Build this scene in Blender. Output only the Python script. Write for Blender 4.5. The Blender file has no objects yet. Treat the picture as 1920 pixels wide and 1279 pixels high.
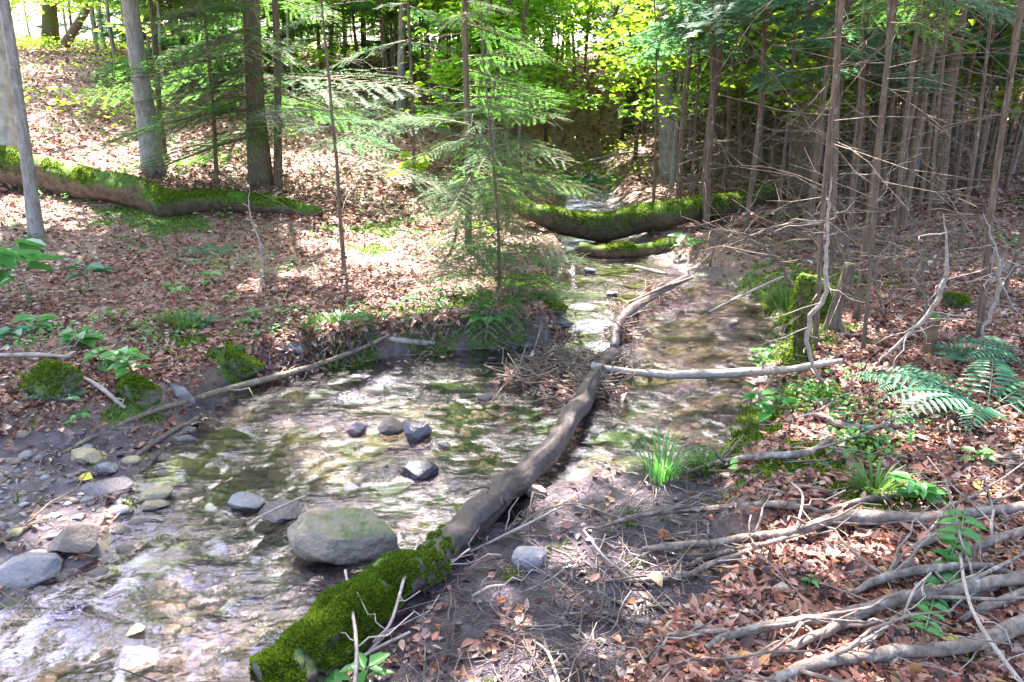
import bpy, math, random
import numpy as np
from mathutils import Vector, Matrix
R = math.radians
rnd = random.Random(7)
rng = np.random.default_rng(11)
sc = bpy.context.scene
COL = sc.collection

# ------------------------------------------------------------------ camera, sky, sun, exposure
CAMZ = 1.65; PITCH = R(18.0); F = 1507.0
cam = bpy.data.cameras.new('camera'); co = bpy.data.objects.new('camera', cam); COL.objects.link(co)
co.location = (0, 0, CAMZ); co.rotation_euler = (R(90) - PITCH, 0, 0)
cam.sensor_width = 36; cam.lens = 36 * F / 1920; cam.clip_end = 500; cam.clip_start = 0.05
sc.camera = co
SUN_EL = R(58); SUN_AZ = R(-14)          # azimuth from +Y, negative = to the left
SUN = np.array([math.sin(SUN_AZ) * math.cos(SUN_EL), math.cos(SUN_AZ) * math.cos(SUN_EL), math.sin(SUN_EL)])
w = bpy.data.worlds.new('World'); sc.world = w; w.use_nodes = True
nt = w.node_tree; bg = nt.nodes['Background']; sky = nt.nodes.new('ShaderNodeTexSky')
sky.sky_type = 'NISHITA'; sky.sun_disc = False; sky.sun_elevation = SUN_EL; sky.sun_rotation = SUN_AZ
sky.air_density = 1.0; sky.dust_density = 3.0; sky.ozone_density = 1.0
nt.links.new(sky.outputs[0], bg.inputs[0]); bg.inputs[1].default_value = 0.125
sl = bpy.data.lights.new('sun', 'SUN'); so = bpy.data.objects.new('sun', sl); COL.objects.link(so)
sl.energy = 5.0; sl.angle = R(0.53); sl.color = (1.0, 0.93, 0.9)
so.rotation_euler = Vector(SUN).to_track_quat('Z', 'Y').to_euler(); so.location = (0, 0, 20)
sc.view_settings.view_transform = 'Standard'; sc.view_settings.look = 'None'
sc.view_settings.exposure = 3.3; sc.view_settings.gamma = 1.0
cy = sc.cycles
cy.max_bounces = 7; cy.diffuse_bounces = 4; cy.glossy_bounces = 3; cy.transmission_bounces = 4; cy.transparent_max_bounces = 8
cy.caustics_reflective = False; cy.caustics_refractive = False; cy.sample_clamp_indirect = 8

# ------------------------------------------------------------------ geometry of the view
CF = np.array([0, math.cos(PITCH), -math.sin(PITCH)]); CU = np.array([0, math.sin(PITCH), math.cos(PITCH)])
def ray(px, py):
    d = CF + np.array([1, 0, 0]) * (px - 960) / F - CU * (py - 639.5) / F
    return d
def flat(px, py, z=0.0):
    d = ray(px, py); t = (z - CAMZ) / d[2]
    return np.array([0, 0, CAMZ]) + d * t
def depth(px, py, Y):
    d = ray(px, py); return np.array([0, 0, CAMZ]) + d * (Y / d[1])

# ------------------------------------------------------------------ noise
def _h(ix, iy, s):
    n = (ix.astype(np.int64) * 374761393 + iy.astype(np.int64) * 668265263 + s * 974634777) & 0x7fffffff
    n = ((n ^ (n >> 13)) * 1274126177) & 0x7fffffff
    return ((n ^ (n >> 16)) & 0xffff) / 65535.0
def vn(x, y, s=0):
    x = np.asarray(x, float); y = np.asarray(y, float)
    ix = np.floor(x); iy = np.floor(y); fx = x - ix; fy = y - iy
    fx = fx * fx * (3 - 2 * fx); fy = fy * fy * (3 - 2 * fy)
    a = _h(ix, iy, s); b = _h(ix + 1, iy, s); c = _h(ix, iy + 1, s); d = _h(ix + 1, iy + 1, s)
    return (a + (b - a) * fx) * (1 - fy) + (c + (d - c) * fx) * fy
def fbm(x, y, o=4, s=0):
    t = 0; a = 0.5; n = 0
    for k in range(o):
        t = t + a * vn(x * 2 ** k, y * 2 ** k, s + k); n += a; a *= 0.5
    return t / n - 0.5
def sstep(a, b, x):
    t = np.clip((x - a) / (b - a), 0, 1); return t * t * (3 - 2 * t)
def sdf(poly, x, y):                      # negative inside
    P = np.asarray(poly)[:, :2]; d = np.full(np.shape(x), 1e9); ins = np.zeros(np.shape(x), bool)
    for i in range(len(P)):
        a = P[i]; b = P[(i + 1) % len(P)]; e = b - a
        t = np.clip(((x - a[0]) * e[0] + (y - a[1]) * e[1]) / (e @ e), 0, 1)
        d = np.minimum(d, (x - a[0] - t * e[0]) ** 2 + (y - a[1] - t * e[1]) ** 2)
        c = ((a[1] > y) != (b[1] > y)) & (x < (b[0] - a[0]) * (y - a[1]) / (b[1] - a[1] + 1e-12) + a[0])
        ins ^= c
    d = np.sqrt(d); return np.where(ins, -d, d)

# ------------------------------------------------------------------ terrain
WATER = [flat(*p) for p in [(-500, 1500), (-500, 1250), (-100, 1180), (20, 1130), (90, 1088), (190, 1050), (215, 1000), (250, 960), (235, 905),
    (290, 850), (370, 785), (440, 735), (560, 697), (640, 685), (760, 668), (860, 657), (960, 652), (1035, 648), (1065, 625), (1058, 585),
    (1050, 545), (1045, 515), (1065, 490), (1060, 470), (1045, 440), (1050, 400), (1075, 365), (1090, 335), (1085, 300), (1120, 298), (1135, 335),
    (1140, 380), (1175, 420), (1190, 460), (1235, 490), (1270, 508), (1340, 528), (1420, 560), (1455, 600), (1440, 650), (1405, 700), (1388, 750),
    (1368, 820), (1320, 878), (1210, 892), (1130, 880), (1075, 898), (1020, 930), (950, 968), (880, 1005), (790, 1045), (690, 1095), (600, 1180),
    (530, 1279), (440, 1500)]]
MUD = [flat(*p, 0.05) for p in [(980, 930), (1080, 885), (1320, 885), (1380, 930), (1350, 990), (1420, 1060), (1340, 1150), (1190, 1210), (1150, 1320), (1120, 1600),
    (500, 1600), (560, 1279), (800, 1060)]]
BAR = [flat(*p, 0.05) for p in [(-500, 850), (-60, 835), (110, 812), (260, 795), (380, 760), (560, 690), (600, 720), (240, 940), (200, 1030), (90, 1120), (-500, 1300)]]
DAM = [(1045, 688, .15, .05), (1105, 700, .15, .08), (1098, 742, .13, .06), (1010, 715, .16, .03), (1180, 590, .07, .05), (1162, 630, .07, .05), (1240, 545, .10, .04), (1075, 505, .05, .02)]
DAMW = [(flat(a, b), r, hh) for a, b, r, hh in DAM]
def hfun(x, y):
    d = sdf(WATER, x, y) + 0.10 * fbm(x * 3, y * 3, 3, 5)
    m = 1 - sstep(-0.06, 0.16, sdf(MUD, x, y) + .25 * fbm(x * 2.2, y * 2.2, 3, 71)); b = 1 - sstep(-0.2, 0.15, sdf(BAR, x, y))
    low = np.maximum(m, b)
    t = np.maximum(0, (-x * 0.6 + (y - 6) * 0.8) - 2.5)
    hill = 0.17 * np.minimum(t, 11) + 0.05 * np.maximum(0, t - 11)
    B = np.where(x < 0.6, 0.26, 0.17) + 0.05 * np.clip(x - 2, 0, 4)
    wb = np.where(x < 0.6, 0.13, 0.4) + low * 0.35
    B = B - 0.07 * (x < .6) + 0.0 * np.exp(-((x + 0.6) ** 2 + (y - 5.2) ** 2) / 1.2)
    out = B * sstep(0.0, 1, d / wb) * (1 - 0.82 * low) + 0.03 * sstep(0, 1.2, d)
    inn = -0.015 - 0.13 * sstep(0, 0.7, -d)
    h = np.where(d > 0, out, inn) + hill * sstep(0, 2.2, d)
    nz = 0.10 * fbm(x * 0.8, y * 0.8, 3, 20) * sstep(0, 1.2, d) * (1 - .7 * low) + 0.05 * fbm(x * 3, y * 3, 4, 30) * (1 - .3 * low) + (0.020 + .025 * low) * fbm(x * 14, y * 14, 3, 33)
    h = h + nz
    for c, r, hh in DAMW:
        h = h + (hh + 0.05) * np.exp(-((x - c[0]) ** 2 + (y - c[1]) ** 2) / (r * r))
    return h, d, low
def lines(a, b, fine, lo, hi, g):
    v = list(np.arange(a, b, fine)); s = fine
    while v[-1] < hi: s *= g; v.append(v[-1] + s)
    s = fine; pre = [v[0]]
    while pre[0] > lo: s *= g; pre.insert(0, pre[0] - s)
    return np.array(pre[:-1] + v)
GX = lines(-3.6, 4.4, 0.026, -60, 60, 1.06); GY = lines(1.3, 8.0, 0.026, -6, 75, 1.028)
XX, YY = np.meshgrid(GX, GY)
HH, DD, LOW = hfun(XX, YY)
def bil(A, x, y):
    x = np.clip(x, GX[0], GX[-1] - 1e-6); y = np.clip(y, GY[0], GY[-1] - 1e-6)
    i = np.clip(np.searchsorted(GX, x, side='right') - 1, 0, len(GX) - 2); j = np.clip(np.searchsorted(GY, y, side='right') - 1, 0, len(GY) - 2)
    fx = (x - GX[i]) / (GX[i + 1] - GX[i]); fy = (y - GY[j]) / (GY[j + 1] - GY[j])
    return (A[j, i] * (1 - fx) + A[j, i + 1] * fx) * (1 - fy) + (A[j + 1, i] * (1 - fx) + A[j + 1, i + 1] * fx) * fy
def gh(x, y): return bil(HH, np.asarray(x, float), np.asarray(y, float))
TT = np.concatenate([np.arange(1.0, 14, 0.01), np.arange(14, 60, 0.05)])
def at(px, py, up=0.0, water=True):
    d = ray(px, py); P = np.array([0, 0, CAMZ])[None] + TT[:, None] * d[None]
    h = gh(P[:, 0], P[:, 1])
    if water: h = np.maximum(h, np.where(bil(DD, P[:, 0], P[:, 1]) < 0.1, 0.0, -9))
    k = np.argmax(P[:, 2] < h + up)
    return P[k]

# ------------------------------------------------------------------ materials
def mat(name):
    m = bpy.data.materials.new(name); m.use_nodes = True
    n = m.node_tree; n.nodes.clear(); o = n.nodes.new('ShaderNodeOutputMaterial'); return m, n, o
def N(n, t, **k):
    x = n.nodes.new(t)
    for a, v in k.items():
        if a == 'ins':
            for i, vv in v.items():
                if isinstance(vv, bpy.types.NodeSocket): n.links.new(vv, x.inputs[i])
                else: x.inputs[i].default_value = vv
        else: setattr(x, a, v)
    return x
def ramp(n, fac, stops, interp='LINEAR'):
    r = n.nodes.new('ShaderNodeValToRGB'); cr = r.color_ramp; cr.interpolation = interp
    while len(cr.elements) > 1: cr.elements.remove(cr.elements[-1])
    cr.elements[0].position = stops[0][0]; cr.elements[0].color = (*stops[0][1], 1)
    for p, c in stops[1:]:
        e = cr.elements.new(p); e.color = (*c, 1)
    n.links.new(fac, r.inputs[0]); return r.outputs[0]
def noise(n, scale, detail=5, rough=0.6, vec=None, stretch=None):
    tc = n.nodes.new('ShaderNodeTexCoord'); v = tc.outputs['Object'] if vec is None else vec
    if stretch:
        mp = N(n, 'ShaderNodeMapping', ins={3: stretch}); n.links.new(v, mp.inputs[0]); v = mp.outputs[0]
    return N(n, 'ShaderNodeTexNoise', ins={'Vector': v, 'Scale': scale, 'Detail': detail, 'Roughness': rough}).outputs[0]
def mix(n, f, a, b):
    m = n.nodes.new('ShaderNodeMix'); m.data_type = 'RGBA'
    for i, v in ((0, f), (6, a), (7, b)):
        if isinstance(v, bpy.types.NodeSocket): n.links.new(v, m.inputs[i])
        else: m.inputs[i].default_value = v if i == 0 else (*v, 1)
    return m.outputs[2]
def math_(n, op, a, b=0.0, clamp=False):
    m = n.nodes.new('ShaderNodeMath'); m.operation = op; m.use_clamp = clamp
    for i, v in ((0, a), (1, b)):
        if isinstance(v, bpy.types.NodeSocket): n.links.new(v, m.inputs[i])
        else: m.inputs[i].default_value = v
    return m.outputs[0]
def bump(n, h, s=0.5, d=0.01):
    return N(n, 'ShaderNodeBump', ins={'Strength': s, 'Distance': d, 'Height': h}).outputs[0]
MOSS = [(0.25, (0.012, 0.030, 0.004)), (0.5, (0.045, 0.085, 0.006)), (0.75, (0.13, 0.17, 0.010))]
def mossmask(n, lo=0.35, hi=0.6, amt=0.5, scale=4):
    g = n.nodes.new('ShaderNodeNewGeometry'); s = n.nodes.new('ShaderNodeSeparateXYZ'); n.links.new(g.outputs['Normal'], s.inputs[0])
    f = math_(n, 'MULTIPLY_ADD', noise(n, scale, 4), 1.2); f.node.inputs[2].default_value = -0.6
    f = math_(n, 'ADD', math_(n, 'ADD', math_(n, 'MULTIPLY', s.outputs[2], 0.5), f), amt)
    m = n.nodes.new('ShaderNodeMapRange'); m.inputs[1].default_value = lo; m.inputs[2].default_value = hi; n.links.new(f, m.inputs[0])
    return m.outputs[0]
def bark(name, dark, light, moss=None, lichen=0.0, stretch=(6, 6, 1), sc_=8, rough=0.85, spec=0.25):
    m, n, o = mat(name)
    nz = noise(n, sc_, 7, 0.65, stretch=stretch); c = ramp(n, nz, [(0.3, dark), (0.68, light)])
    big = noise(n, 1.7, 3); c = mix(n, math_(n, 'MULTIPLY', big, 0.5), c, tuple(v * 0.55 for v in dark))
    if lichen > 0:
        l = noise(n, 17, 6, 0.7, stretch=(1, 1, 1.0)); lm = ramp(n, l, [(0.60 - lichen * 0.06, (0, 0, 0)), (0.70, (1, 1, 1))])
        c = mix(n, math_(n, 'MULTIPLY', lm, 0.55), c, (0.44, 0.43, 0.38))
    if moss is not None:
        mk = mossmask(n, amt=moss)
        if name == 'mixed_log': mk = math_(n, 'MULTIPLY', mk, N(n, 'ShaderNodeAttribute', attribute_name='mossy').outputs['Fac'])
        c = mix(n, mk, c, ramp(n, noise(n, 30, 5), MOSS))
    p = N(n, 'ShaderNodeBsdfPrincipled', ins={'Base Color': c, 'Roughness': rough, 'Specular IOR Level': spec, 'Normal': bump(n, nz, 0.8, 0.012)})
    n.links.new(p.outputs[0], o.inputs[0]); return m
def leafmat(name, stops, trans=0.4, rough=0.5, spec=0.3, tcol=None):
    m, n, o = mat(name); g = n.nodes.new('ShaderNodeNewGeometry')
    c = ramp(n, g.outputs['Random Per Island'], stops)
    nz = noise(n, 60, 2); c2 = mix(n, math_(n, 'MULTIPLY', nz, 0.35), c, tuple(v * 0.4 for v in stops[0][1]))
    p = N(n, 'ShaderNodeBsdfPrincipled', ins={'Base Color': c2, 'Roughness': rough, 'Specular IOR Level': spec})
    t = N(n, 'ShaderNodeBsdfTranslucent')
    if tcol: n.links.new(mix(n, 0.6, c, tcol), t.inputs[0])
    else: n.links.new(c, t.inputs[0])
    mx = N(n, 'ShaderNodeMixShader', ins={0: trans, 1: p.outputs[0], 2: t.outputs[0]})
    n.links.new(mx.outputs[0], o.inputs[0]); return m
M = {}
M['bark_grey'] = bark('grey_bark', (0.12, 0.10, 0.085), (0.36, 0.32, 0.29), None, 0.8, (5, 5, 1.2), 7)
M['bark_pale'] = bark('pale_bark', (0.24, 0.21, 0.18), (0.55, 0.51, 0.46), None, 0.5, (3, 3, 2), 5)
M['bark_brown'] = bark('brown_bark', (0.05, 0.035, 0.022), (0.20, 0.145, 0.10), 0.06, 0.15, (7, 7, 1.2), 8)
M['bark_dark'] = bark('dark_bark', (0.04, 0.026, 0.018), (0.25, 0.165, 0.11), None, 0.15, (7, 7, 1.0), 9)
M['bark_moss'] = bark('mossy_bark', (0.035, 0.024, 0.014), (0.16, 0.11, 0.065), 0.42, 0.0, (2, 2, 2), 10)
M['twig'] = bark('dead_twig', (0.075, 0.052, 0.036), (0.28, 0.205, 0.15), None, 0.3, (3, 3, 3), 12)
M['twig_pale'] = bark('pale_twig', (0.22, 0.17, 0.14), (0.48, 0.39, 0.34), None, 0.0, (3, 3, 3), 14)
M['branch'] = bark('fallen_branch', (0.055, 0.038, 0.03), (0.29, 0.22, 0.18), None, 1.2, (2, 2, 2), 16, 0.8)
M['log_wet'] = bark('wet_log', (0.025, 0.016, 0.017), (0.16, 0.105, 0.095), None, 0.0, (2.5, 2.5, 2.5), 14, 0.5, 0.5)
M['log_moss'] = bark('mossy_log', (0.05, 0.028, 0.016), (0.24, 0.145, 0.085), 0.26, 0.0, (2, 2, 2), 8)
M['log_green'] = bark('green_log', (0.03, 0.02, 0.014), (0.14, 0.10, 0.065), 0.34, 0.0, (2, 2, 2), 8)
M['log_mixed'] = bark('mixed_log', (0.018, 0.012, 0.012), (0.10, 0.066, 0.058), 0.22, 0.0, (2.5, 2.5, 2.5), 16, 0.55, 0.4)
M['cut'] = bark('split_wood', (0.25, 0.16, 0.09), (0.55, 0.40, 0.26), None, 0, (3, 3, 3), 14)
def rock(name, a, b, moss=None, rough=0.6, spec=0.4):
    m, n, o = mat(name); nz = noise(n, 5, 8, 0.65); f = noise(n, 60, 4)
    c = ramp(n, nz, [(0.3, a), (0.7, b)]); c = mix(n, math_(n, 'MULTIPLY', f, 0.5), c, tuple(v * .6 for v in a))
    if moss is not None: c = mix(n, mossmask(n, 0.4, 0.62, moss, 7), c, ramp(n, noise(n, 40, 5), MOSS))
    g = n.nodes.new('ShaderNodeNewGeometry'); sx = n.nodes.new('ShaderNodeSeparateXYZ'); n.links.new(g.outputs['Position'], sx.inputs[0])
    wz = n.nodes.new('ShaderNodeMapRange'); n.links.new(math_(n, 'ADD', sx.outputs[2], math_(n, 'MULTIPLY', nz, .03)), wz.inputs[0]); wz.inputs[1].default_value = .045; wz.inputs[2].default_value = .025
    c = mix(n, math_(n, 'MULTIPLY', wz.outputs[0], .6), c, (0.035, 0.028, 0.026)); silt = ramp(n, noise(n, 9, 5, .7), [(.45, (0, 0, 0)), (.62, (1, 1, 1))]); c = mix(n, math_(n, 'MULTIPLY', silt, .5), c, (0.11, 0.085, 0.075))
    h = math_(n, 'ADD', nz, math_(n, 'MULTIPLY', f, 0.5))
    p = N(n, 'ShaderNodeBsdfPrincipled', ins={'Base Color': c, 'Roughness': rough, 'Specular IOR Level': spec, 'Normal': bump(n, h, 0.9, 0.025)})
    n.links.new(p.outputs[0], o.inputs[0]); return m
M['rock_grey'] = rock('grey_stone', (0.13, 0.12, 0.13), (0.30, 0.28, 0.29))
M['rock_brown'] = rock('brown_stone', (0.11, 0.075, 0.055), (0.30, 0.22, 0.17))
M['rock_purple'] = rock('purple_stone', (0.085, 0.06, 0.075), (0.20, 0.15, 0.17), None, 0.35)
M['rock_tan'] = rock('tan_stone', (0.20, 0.15, 0.08), (0.42, 0.34, 0.20))
M['rock_dark'] = rock('wet_dark_stone', (0.03, 0.027, 0.035), (0.12, 0.10, 0.12), None, 0.25, 0.6)
M['rock_big'] = rock('algae_stone', (0.13, 0.10, 0.07), (0.34, 0.27, 0.20), 0.05, 0.5)
M['rock_moss'] = rock('moss_covered_stone', (0.10, 0.09, 0.08), (0.24, 0.21, 0.20), 0.55)
M['moss'] = leafmat('moss_tufts', [(0, (0.03, 0.07, 0.008)), (0.5, (0.10, 0.17, 0.012)), (1, (0.26, 0.32, 0.02))], 0.45, 0.6, 0.15)
M['litter'] = leafmat('dry_leaves', [(0, (0.04, 0.018, 0.014)), (0.18, (0.12, 0.045, 0.03)), (0.35, (0.26, 0.105, 0.07)), (0.55, (0.36, 0.175, 0.12)), (0.7, (0.42, 0.24, 0.18)), (0.78, (0.30, 0.055, 0.04)), (0.86, (0.32, 0.17, 0.06)), (0.94, (0.62, 0.46, 0.38)), (1, (0.40, 0.22, 0.17))], 0.15, 0.5, 0.3)
M['litter_wet'] = leafmat('wet_leaves', [(0, (0.035, 0.02, 0.024)), (0.6, (0.10, 0.06, 0.06)), (1, (0.22, 0.14, 0.13))], 0.1, 0.3, 0.6)
M['yellow_leaf'] = leafmat('yellow_leaf', [(0, (0.75, 0.55, 0.04)), (1, (0.7, 0.65, 0.1))], 0.3)
M['red_leaf'] = leafmat('red_leaf', [(0, (0.5, 0.12, 0.05)), (1, (0.55, 0.2, 0.06))], 0.3)
M['fir'] = leafmat('fir_needles', [(0, (0.030, 0.10, 0.030)), (0.5, (0.055, 0.16, 0.040)), (1, (0.13, 0.24, 0.05))], 0.5, 0.5, 0.12, (0.20, 0.46, 0.08))
M['fir_blue'] = leafmat('blue_fir_needles', [(0, (0.035, 0.11, 0.065)), (0.5, (0.065, 0.18, 0.10)), (1, (0.14, 0.26, 0.13))], 0.5, 0.5, 0.15, (0.18, 0.44, 0.15))
M['leaf'] = leafmat('green_leaves', [(0, (0.055, 0.15, 0.015)), (0.5, (0.11, 0.25, 0.02)), (1, (0.19, 0.33, 0.03))], 0.6, 0.4, 0.4, (0.32, 0.62, 0.03))
M['leaf_y'] = leafmat('yellow_green_leaves', [(0, (0.10, 0.21, 0.015)), (0.5, (0.18, 0.32, 0.02)), (1, (0.28, 0.40, 0.03))], 0.6, 0.4, 0.4, (0.50, 0.72, 0.04))
M['canopy'] = leafmat('canopy_leaves', [(0, (0.05, 0.12, 0.02)), (1, (0.15, 0.24, 0.03))], 0.55, 0.4, 0.4, (0.35, 0.52, 0.04))
M['fern'] = leafmat('fern_green', [(0, (0.03, 0.12, 0.055)), (1, (0.08, 0.24, 0.11))], 0.3, 0.4, 0.35)
M['plant'] = leafmat('plant_green', [(0, (0.04, 0.17, 0.04)), (0.6, (0.09, 0.28, 0.06)), (1, (0.18, 0.36, 0.04))], 0.45, 0.35, 0.5)
M['grass'] = leafmat('grass_blades', [(0, (0.05, 0.12, 0.02)), (1, (0.16, 0.28, 0.05))], 0.4)

# ground
m, n, o = mat('forest_floor'); M['ground'] = m
am = N(n, 'ShaderNodeAttribute', attribute_name='mud').outputs['Fac']; aw = N(n, 'ShaderNodeAttribute', attribute_name='wet').outputs['Fac']; ag = N(n, 'ShaderNodeAttribute', attribute_name='moss').outputs['Fac']
n1 = noise(n, 14, 8, 0.7); n2 = noise(n, 70, 5, 0.7); n3 = noise(n, 3, 4)
lit = ramp(n, n2, [(0.3, (0.06, 0.03, 0.022)), (0.5, (0.20, 0.115, 0.085)), (0.7, (0.36, 0.24, 0.19))])
mud = ramp(n, n1, [(0.3, (0.020, 0.014, 0.014)), (0.48, (0.055, 0.039, 0.045)), (0.62, (0.105, 0.078, 0.098)), (0.75, (0.18, 0.14, 0.175))])
vo = N(n, 'ShaderNodeTexVoronoi', ins={'Scale': 19.0, 'Randomness': 1.0})
n.links.new(N(n, 'ShaderNodeTexCoord').outputs['Object'], vo.inputs['Vector'])
sepc = N(n, 'ShaderNodeSeparateColor'); n.links.new(vo.outputs['Color'], sepc.inputs[0])
bedc = ramp(n, sepc.outputs[0], [(0, (0.016, 0.012, 0.014)), (0.35, (0.045, 0.034, 0.036)), (0.6, (0.085, 0.066, 0.058)), (0.8, (0.17, 0.135, 0.155)), (1, (0.035, 0.026, 0.032))])
bedc = mix(n, ramp(n, n3, [(.49, (0, 0, 0)), (.62, (.8, .8, .8))]), bedc, (0.115, 0.12, 0.012))  # olive bed algae, also painted to stand in for green leaf reflections
c = mix(n, am, lit, mud); c = mix(n, aw, c, bedc)
c = mix(n, ag, c, ramp(n, n1, MOSS))
rg = mix(n, am, (0.85,) * 3, (0.24,) * 3)
hgt = math_(n, 'ADD', math_(n, 'ADD', n1, math_(n, 'MULTIPLY', n2, 0.4)), math_(n, 'MULTIPLY', math_(n, 'MULTIPLY', vo.outputs['Distance'], aw), -1.2))
p = N(n, 'ShaderNodeBsdfPrincipled', ins={'Base Color': c, 'Roughness': rg, 'Specular IOR Level': 0.5, 'Normal': bump(n, hgt, 0.9, 0.03)})
n.links.new(p.outputs[0], o.inputs[0])
# water
m, n, o = mat('stream_water'); M['water'] = m
af = N(n, 'ShaderNodeAttribute', attribute_name='foam_glint').outputs['Fac']
r1 = noise(n, 12, 2, 0.5, stretch=(1.0, 1.7, 1)); r2 = noise(n, 44, 3, 0.6, stretch=(1.0, 1.6, 1)); r3 = noise(n, 3.0, 2)
hh = math_(n, 'ADD', r1, math_(n, 'MULTIPLY', r2, 0.3)); hh = math_(n, 'MULTIPLY', hh, ramp(n, r3, [(.42, (.08, .08, .08)), (.54, (.4, .4, .4)), (.66, (1, 1, 1))]))
b = bump(n, hh, 1.0, 0.036)
fr = N(n, 'ShaderNodeFresnel', ins={'IOR': 1.5, 'Normal': b}); frv = math_(n, 'MULTIPLY_ADD', fr.outputs[0], 2.1, True); frv.node.inputs[2].default_value = 0.0
turb = N(n, 'ShaderNodeBsdfDiffuse', ins={0: (0.30, 0.26, 0.36, 1)})
tr = N(n, 'ShaderNodeBsdfTransparent', ins={0: (0.82, 0.76, 0.70, 1)}); gl = N(n, 'ShaderNodeBsdfGlossy', ins={0: (0.93, 0.83, 1.0, 1), 'Roughness': 0.012, 'Normal': b})
tm = N(n, 'ShaderNodeMixShader', ins={0: 0.012, 1: tr.outputs[0], 2: turb.outputs[0]})
mx = N(n, 'ShaderNodeMixShader', ins={0: frv, 1: tm.outputs[0], 2: gl.outputs[0]})
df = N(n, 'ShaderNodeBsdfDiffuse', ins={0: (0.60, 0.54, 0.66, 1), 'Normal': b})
fm = ramp(n, math_(n, 'MULTIPLY', af, noise(n, 60, 6, 0.85)), [(0.36, (0, 0, 0)), (0.50, (1, 1, 1))])  # whitens the cascade foam and the painted pool glint
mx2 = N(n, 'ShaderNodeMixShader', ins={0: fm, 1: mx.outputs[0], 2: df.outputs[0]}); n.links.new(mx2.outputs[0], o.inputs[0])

# ------------------------------------------------------------------ mesh helpers
def mesh(name, V, faces, mt, parent=None, smooth=True, attrs=None):
    """faces: list of (k,4) or (k,3) int arrays"""
    V = np.asarray(V, np.float32); me = bpy.data.meshes.new(name)
    faces = [np.asarray(f, np.int32) for f in faces if len(f)]
    nl = sum(f.size for f in faces); npl = sum(len(f) for f in faces)
    me.vertices.add(len(V)); me.vertices.foreach_set('co', V.ravel())
    me.loops.add(nl); me.loops.foreach_set('vertex_index', np.concatenate([f.ravel() for f in faces]))
    tot = np.concatenate([np.full(len(f), f.shape[1], np.int32) for f in faces]); st = np.concatenate([[0], np.cumsum(tot)[:-1]]).astype(np.int32)
    me.polygons.add(npl); me.polygons.foreach_set('loop_start', st); me.polygons.foreach_set('loop_total', tot)
    if smooth: me.polygons.foreach_set('use_smooth', np.ones(npl, bool))
    me.update(calc_edges=True)
    for k, v in (attrs or {}).items():
        a = me.attributes.new(k, 'FLOAT', 'POINT'); a.data.foreach_set('value', np.asarray(v, np.float32).ravel())
    me.materials.append(M[mt])
    ob = bpy.data.objects.new(name, me); COL.objects.link(ob)
    if parent is not None: ob.parent = parent
    return ob
class MB:
    def __init__(s): s.V = []; s.Q = []; s.T = []; s.n = 0
    def add(s, V, Q=None, T=None):
        if Q is not None and len(Q): s.Q.append(np.asarray(Q) + s.n)
        if T is not None and len(T): s.T.append(np.asarray(T) + s.n)
        s.V.append(np.asarray(V, float)); s.n += len(V)
    def arr(s): return np.concatenate(s.V), [np.concatenate(x) for x in (s.Q, s.T) if x]
    def build(s, name, mt, parent=None, origin=(0, 0, 0), smooth=True):
        V, fs = s.arr(); return mesh(name, V - np.asarray(origin), fs, mt, parent, smooth)
def cat(P, k=6):                                   # Catmull-Rom through rows (x,y,z,r)
    P = np.asarray(P, float)
    if len(P) < 3: 
        return np.array([P[0] + (P[-1] - P[0]) * t for t in np.linspace(0, 1, k + 1)])
    Q = np.vstack([2 * P[0] - P[1], P, 2 * P[-1] - P[-2]]); out = []
    for i in range(1, len(Q) - 2):
        for t in np.arange(k) / k:
            a, b, c, d = Q[i - 1], Q[i], Q[i + 1], Q[i + 2]
            out.append(0.5 * ((2 * b) + (c - a) * t + (2 * a - 5 * b + 4 * c - d) * t * t + (3 * b - a - 3 * c + d) * t ** 3))
    out.append(P[-1]); return np.array(out)
def tube(P, sides=8, lump=0.0, seed=0, cap=True):
    P = np.asarray(P, float); n = len(P); C = P[:, :3]; r = P[:, 3]
    T = np.gradient(C, axis=0); T /= np.linalg.norm(T, axis=1)[:, None] + 1e-9
    up = np.array([0, 0, 1.0]) if abs(T[0][2]) < 0.8 else np.array([1.0, 0, 0])
    A = np.cross(T, up); A /= np.linalg.norm(A, axis=1)[:, None] + 1e-9; B = np.cross(A, T)
    th = np.arange(sides) / sides * 2 * np.pi
    rr = r[:, None] * np.ones((1, sides))
    if lump:
        s = np.cumsum(np.r_[0, np.linalg.norm(np.diff(C, axis=0), axis=1)])
        q = np.maximum(np.mean(r), 1e-3)
        rr = rr * (1 + lump * 1.5 * fbm(s[:, None] / q * 0.14 + np.cos(th)[None] * 0.7 + seed * 7.3, np.sin(th)[None] * 1.1 + s[:, None] / q * .1 + seed, 2, seed) + lump * 1.5 * fbm(s[:, None] / q * 0.25 + seed, th[None] * 2.2 * np.sign(np.pi - th[None]) + seed, 3, seed + 5))
    V = C[:, None] + A[:, None] * (np.cos(th)[None, :, None] * rr[..., None]) + B[:, None] * (np.sin(th)[None, :, None] * rr[..., None])
    V = V.reshape(-1, 3); i = np.arange(n - 1)[:, None] * sides; j = np.arange(sides)[None]; k = (j + 1) % sides
    Q = np.stack([i + j, i + sides + j, i + sides + k, i + k], -1).reshape(-1, 4)
    Tt = []
    if cap:
        V = np.vstack([V, C[0], C[-1]]); a = n * sides
        jj = np.arange(sides); kk = (jj + 1) % sides
        Tt = np.vstack([np.stack([jj, kk, np.full(sides, a)], -1), np.stack([(n - 1) * sides + kk, (n - 1) * sides + jj, np.full(sides, a + 1)], -1)])
    return V, Q, Tt
def unit(v): return v / (np.linalg.norm(v, axis=-1, keepdims=True) + 1e-9)
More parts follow.
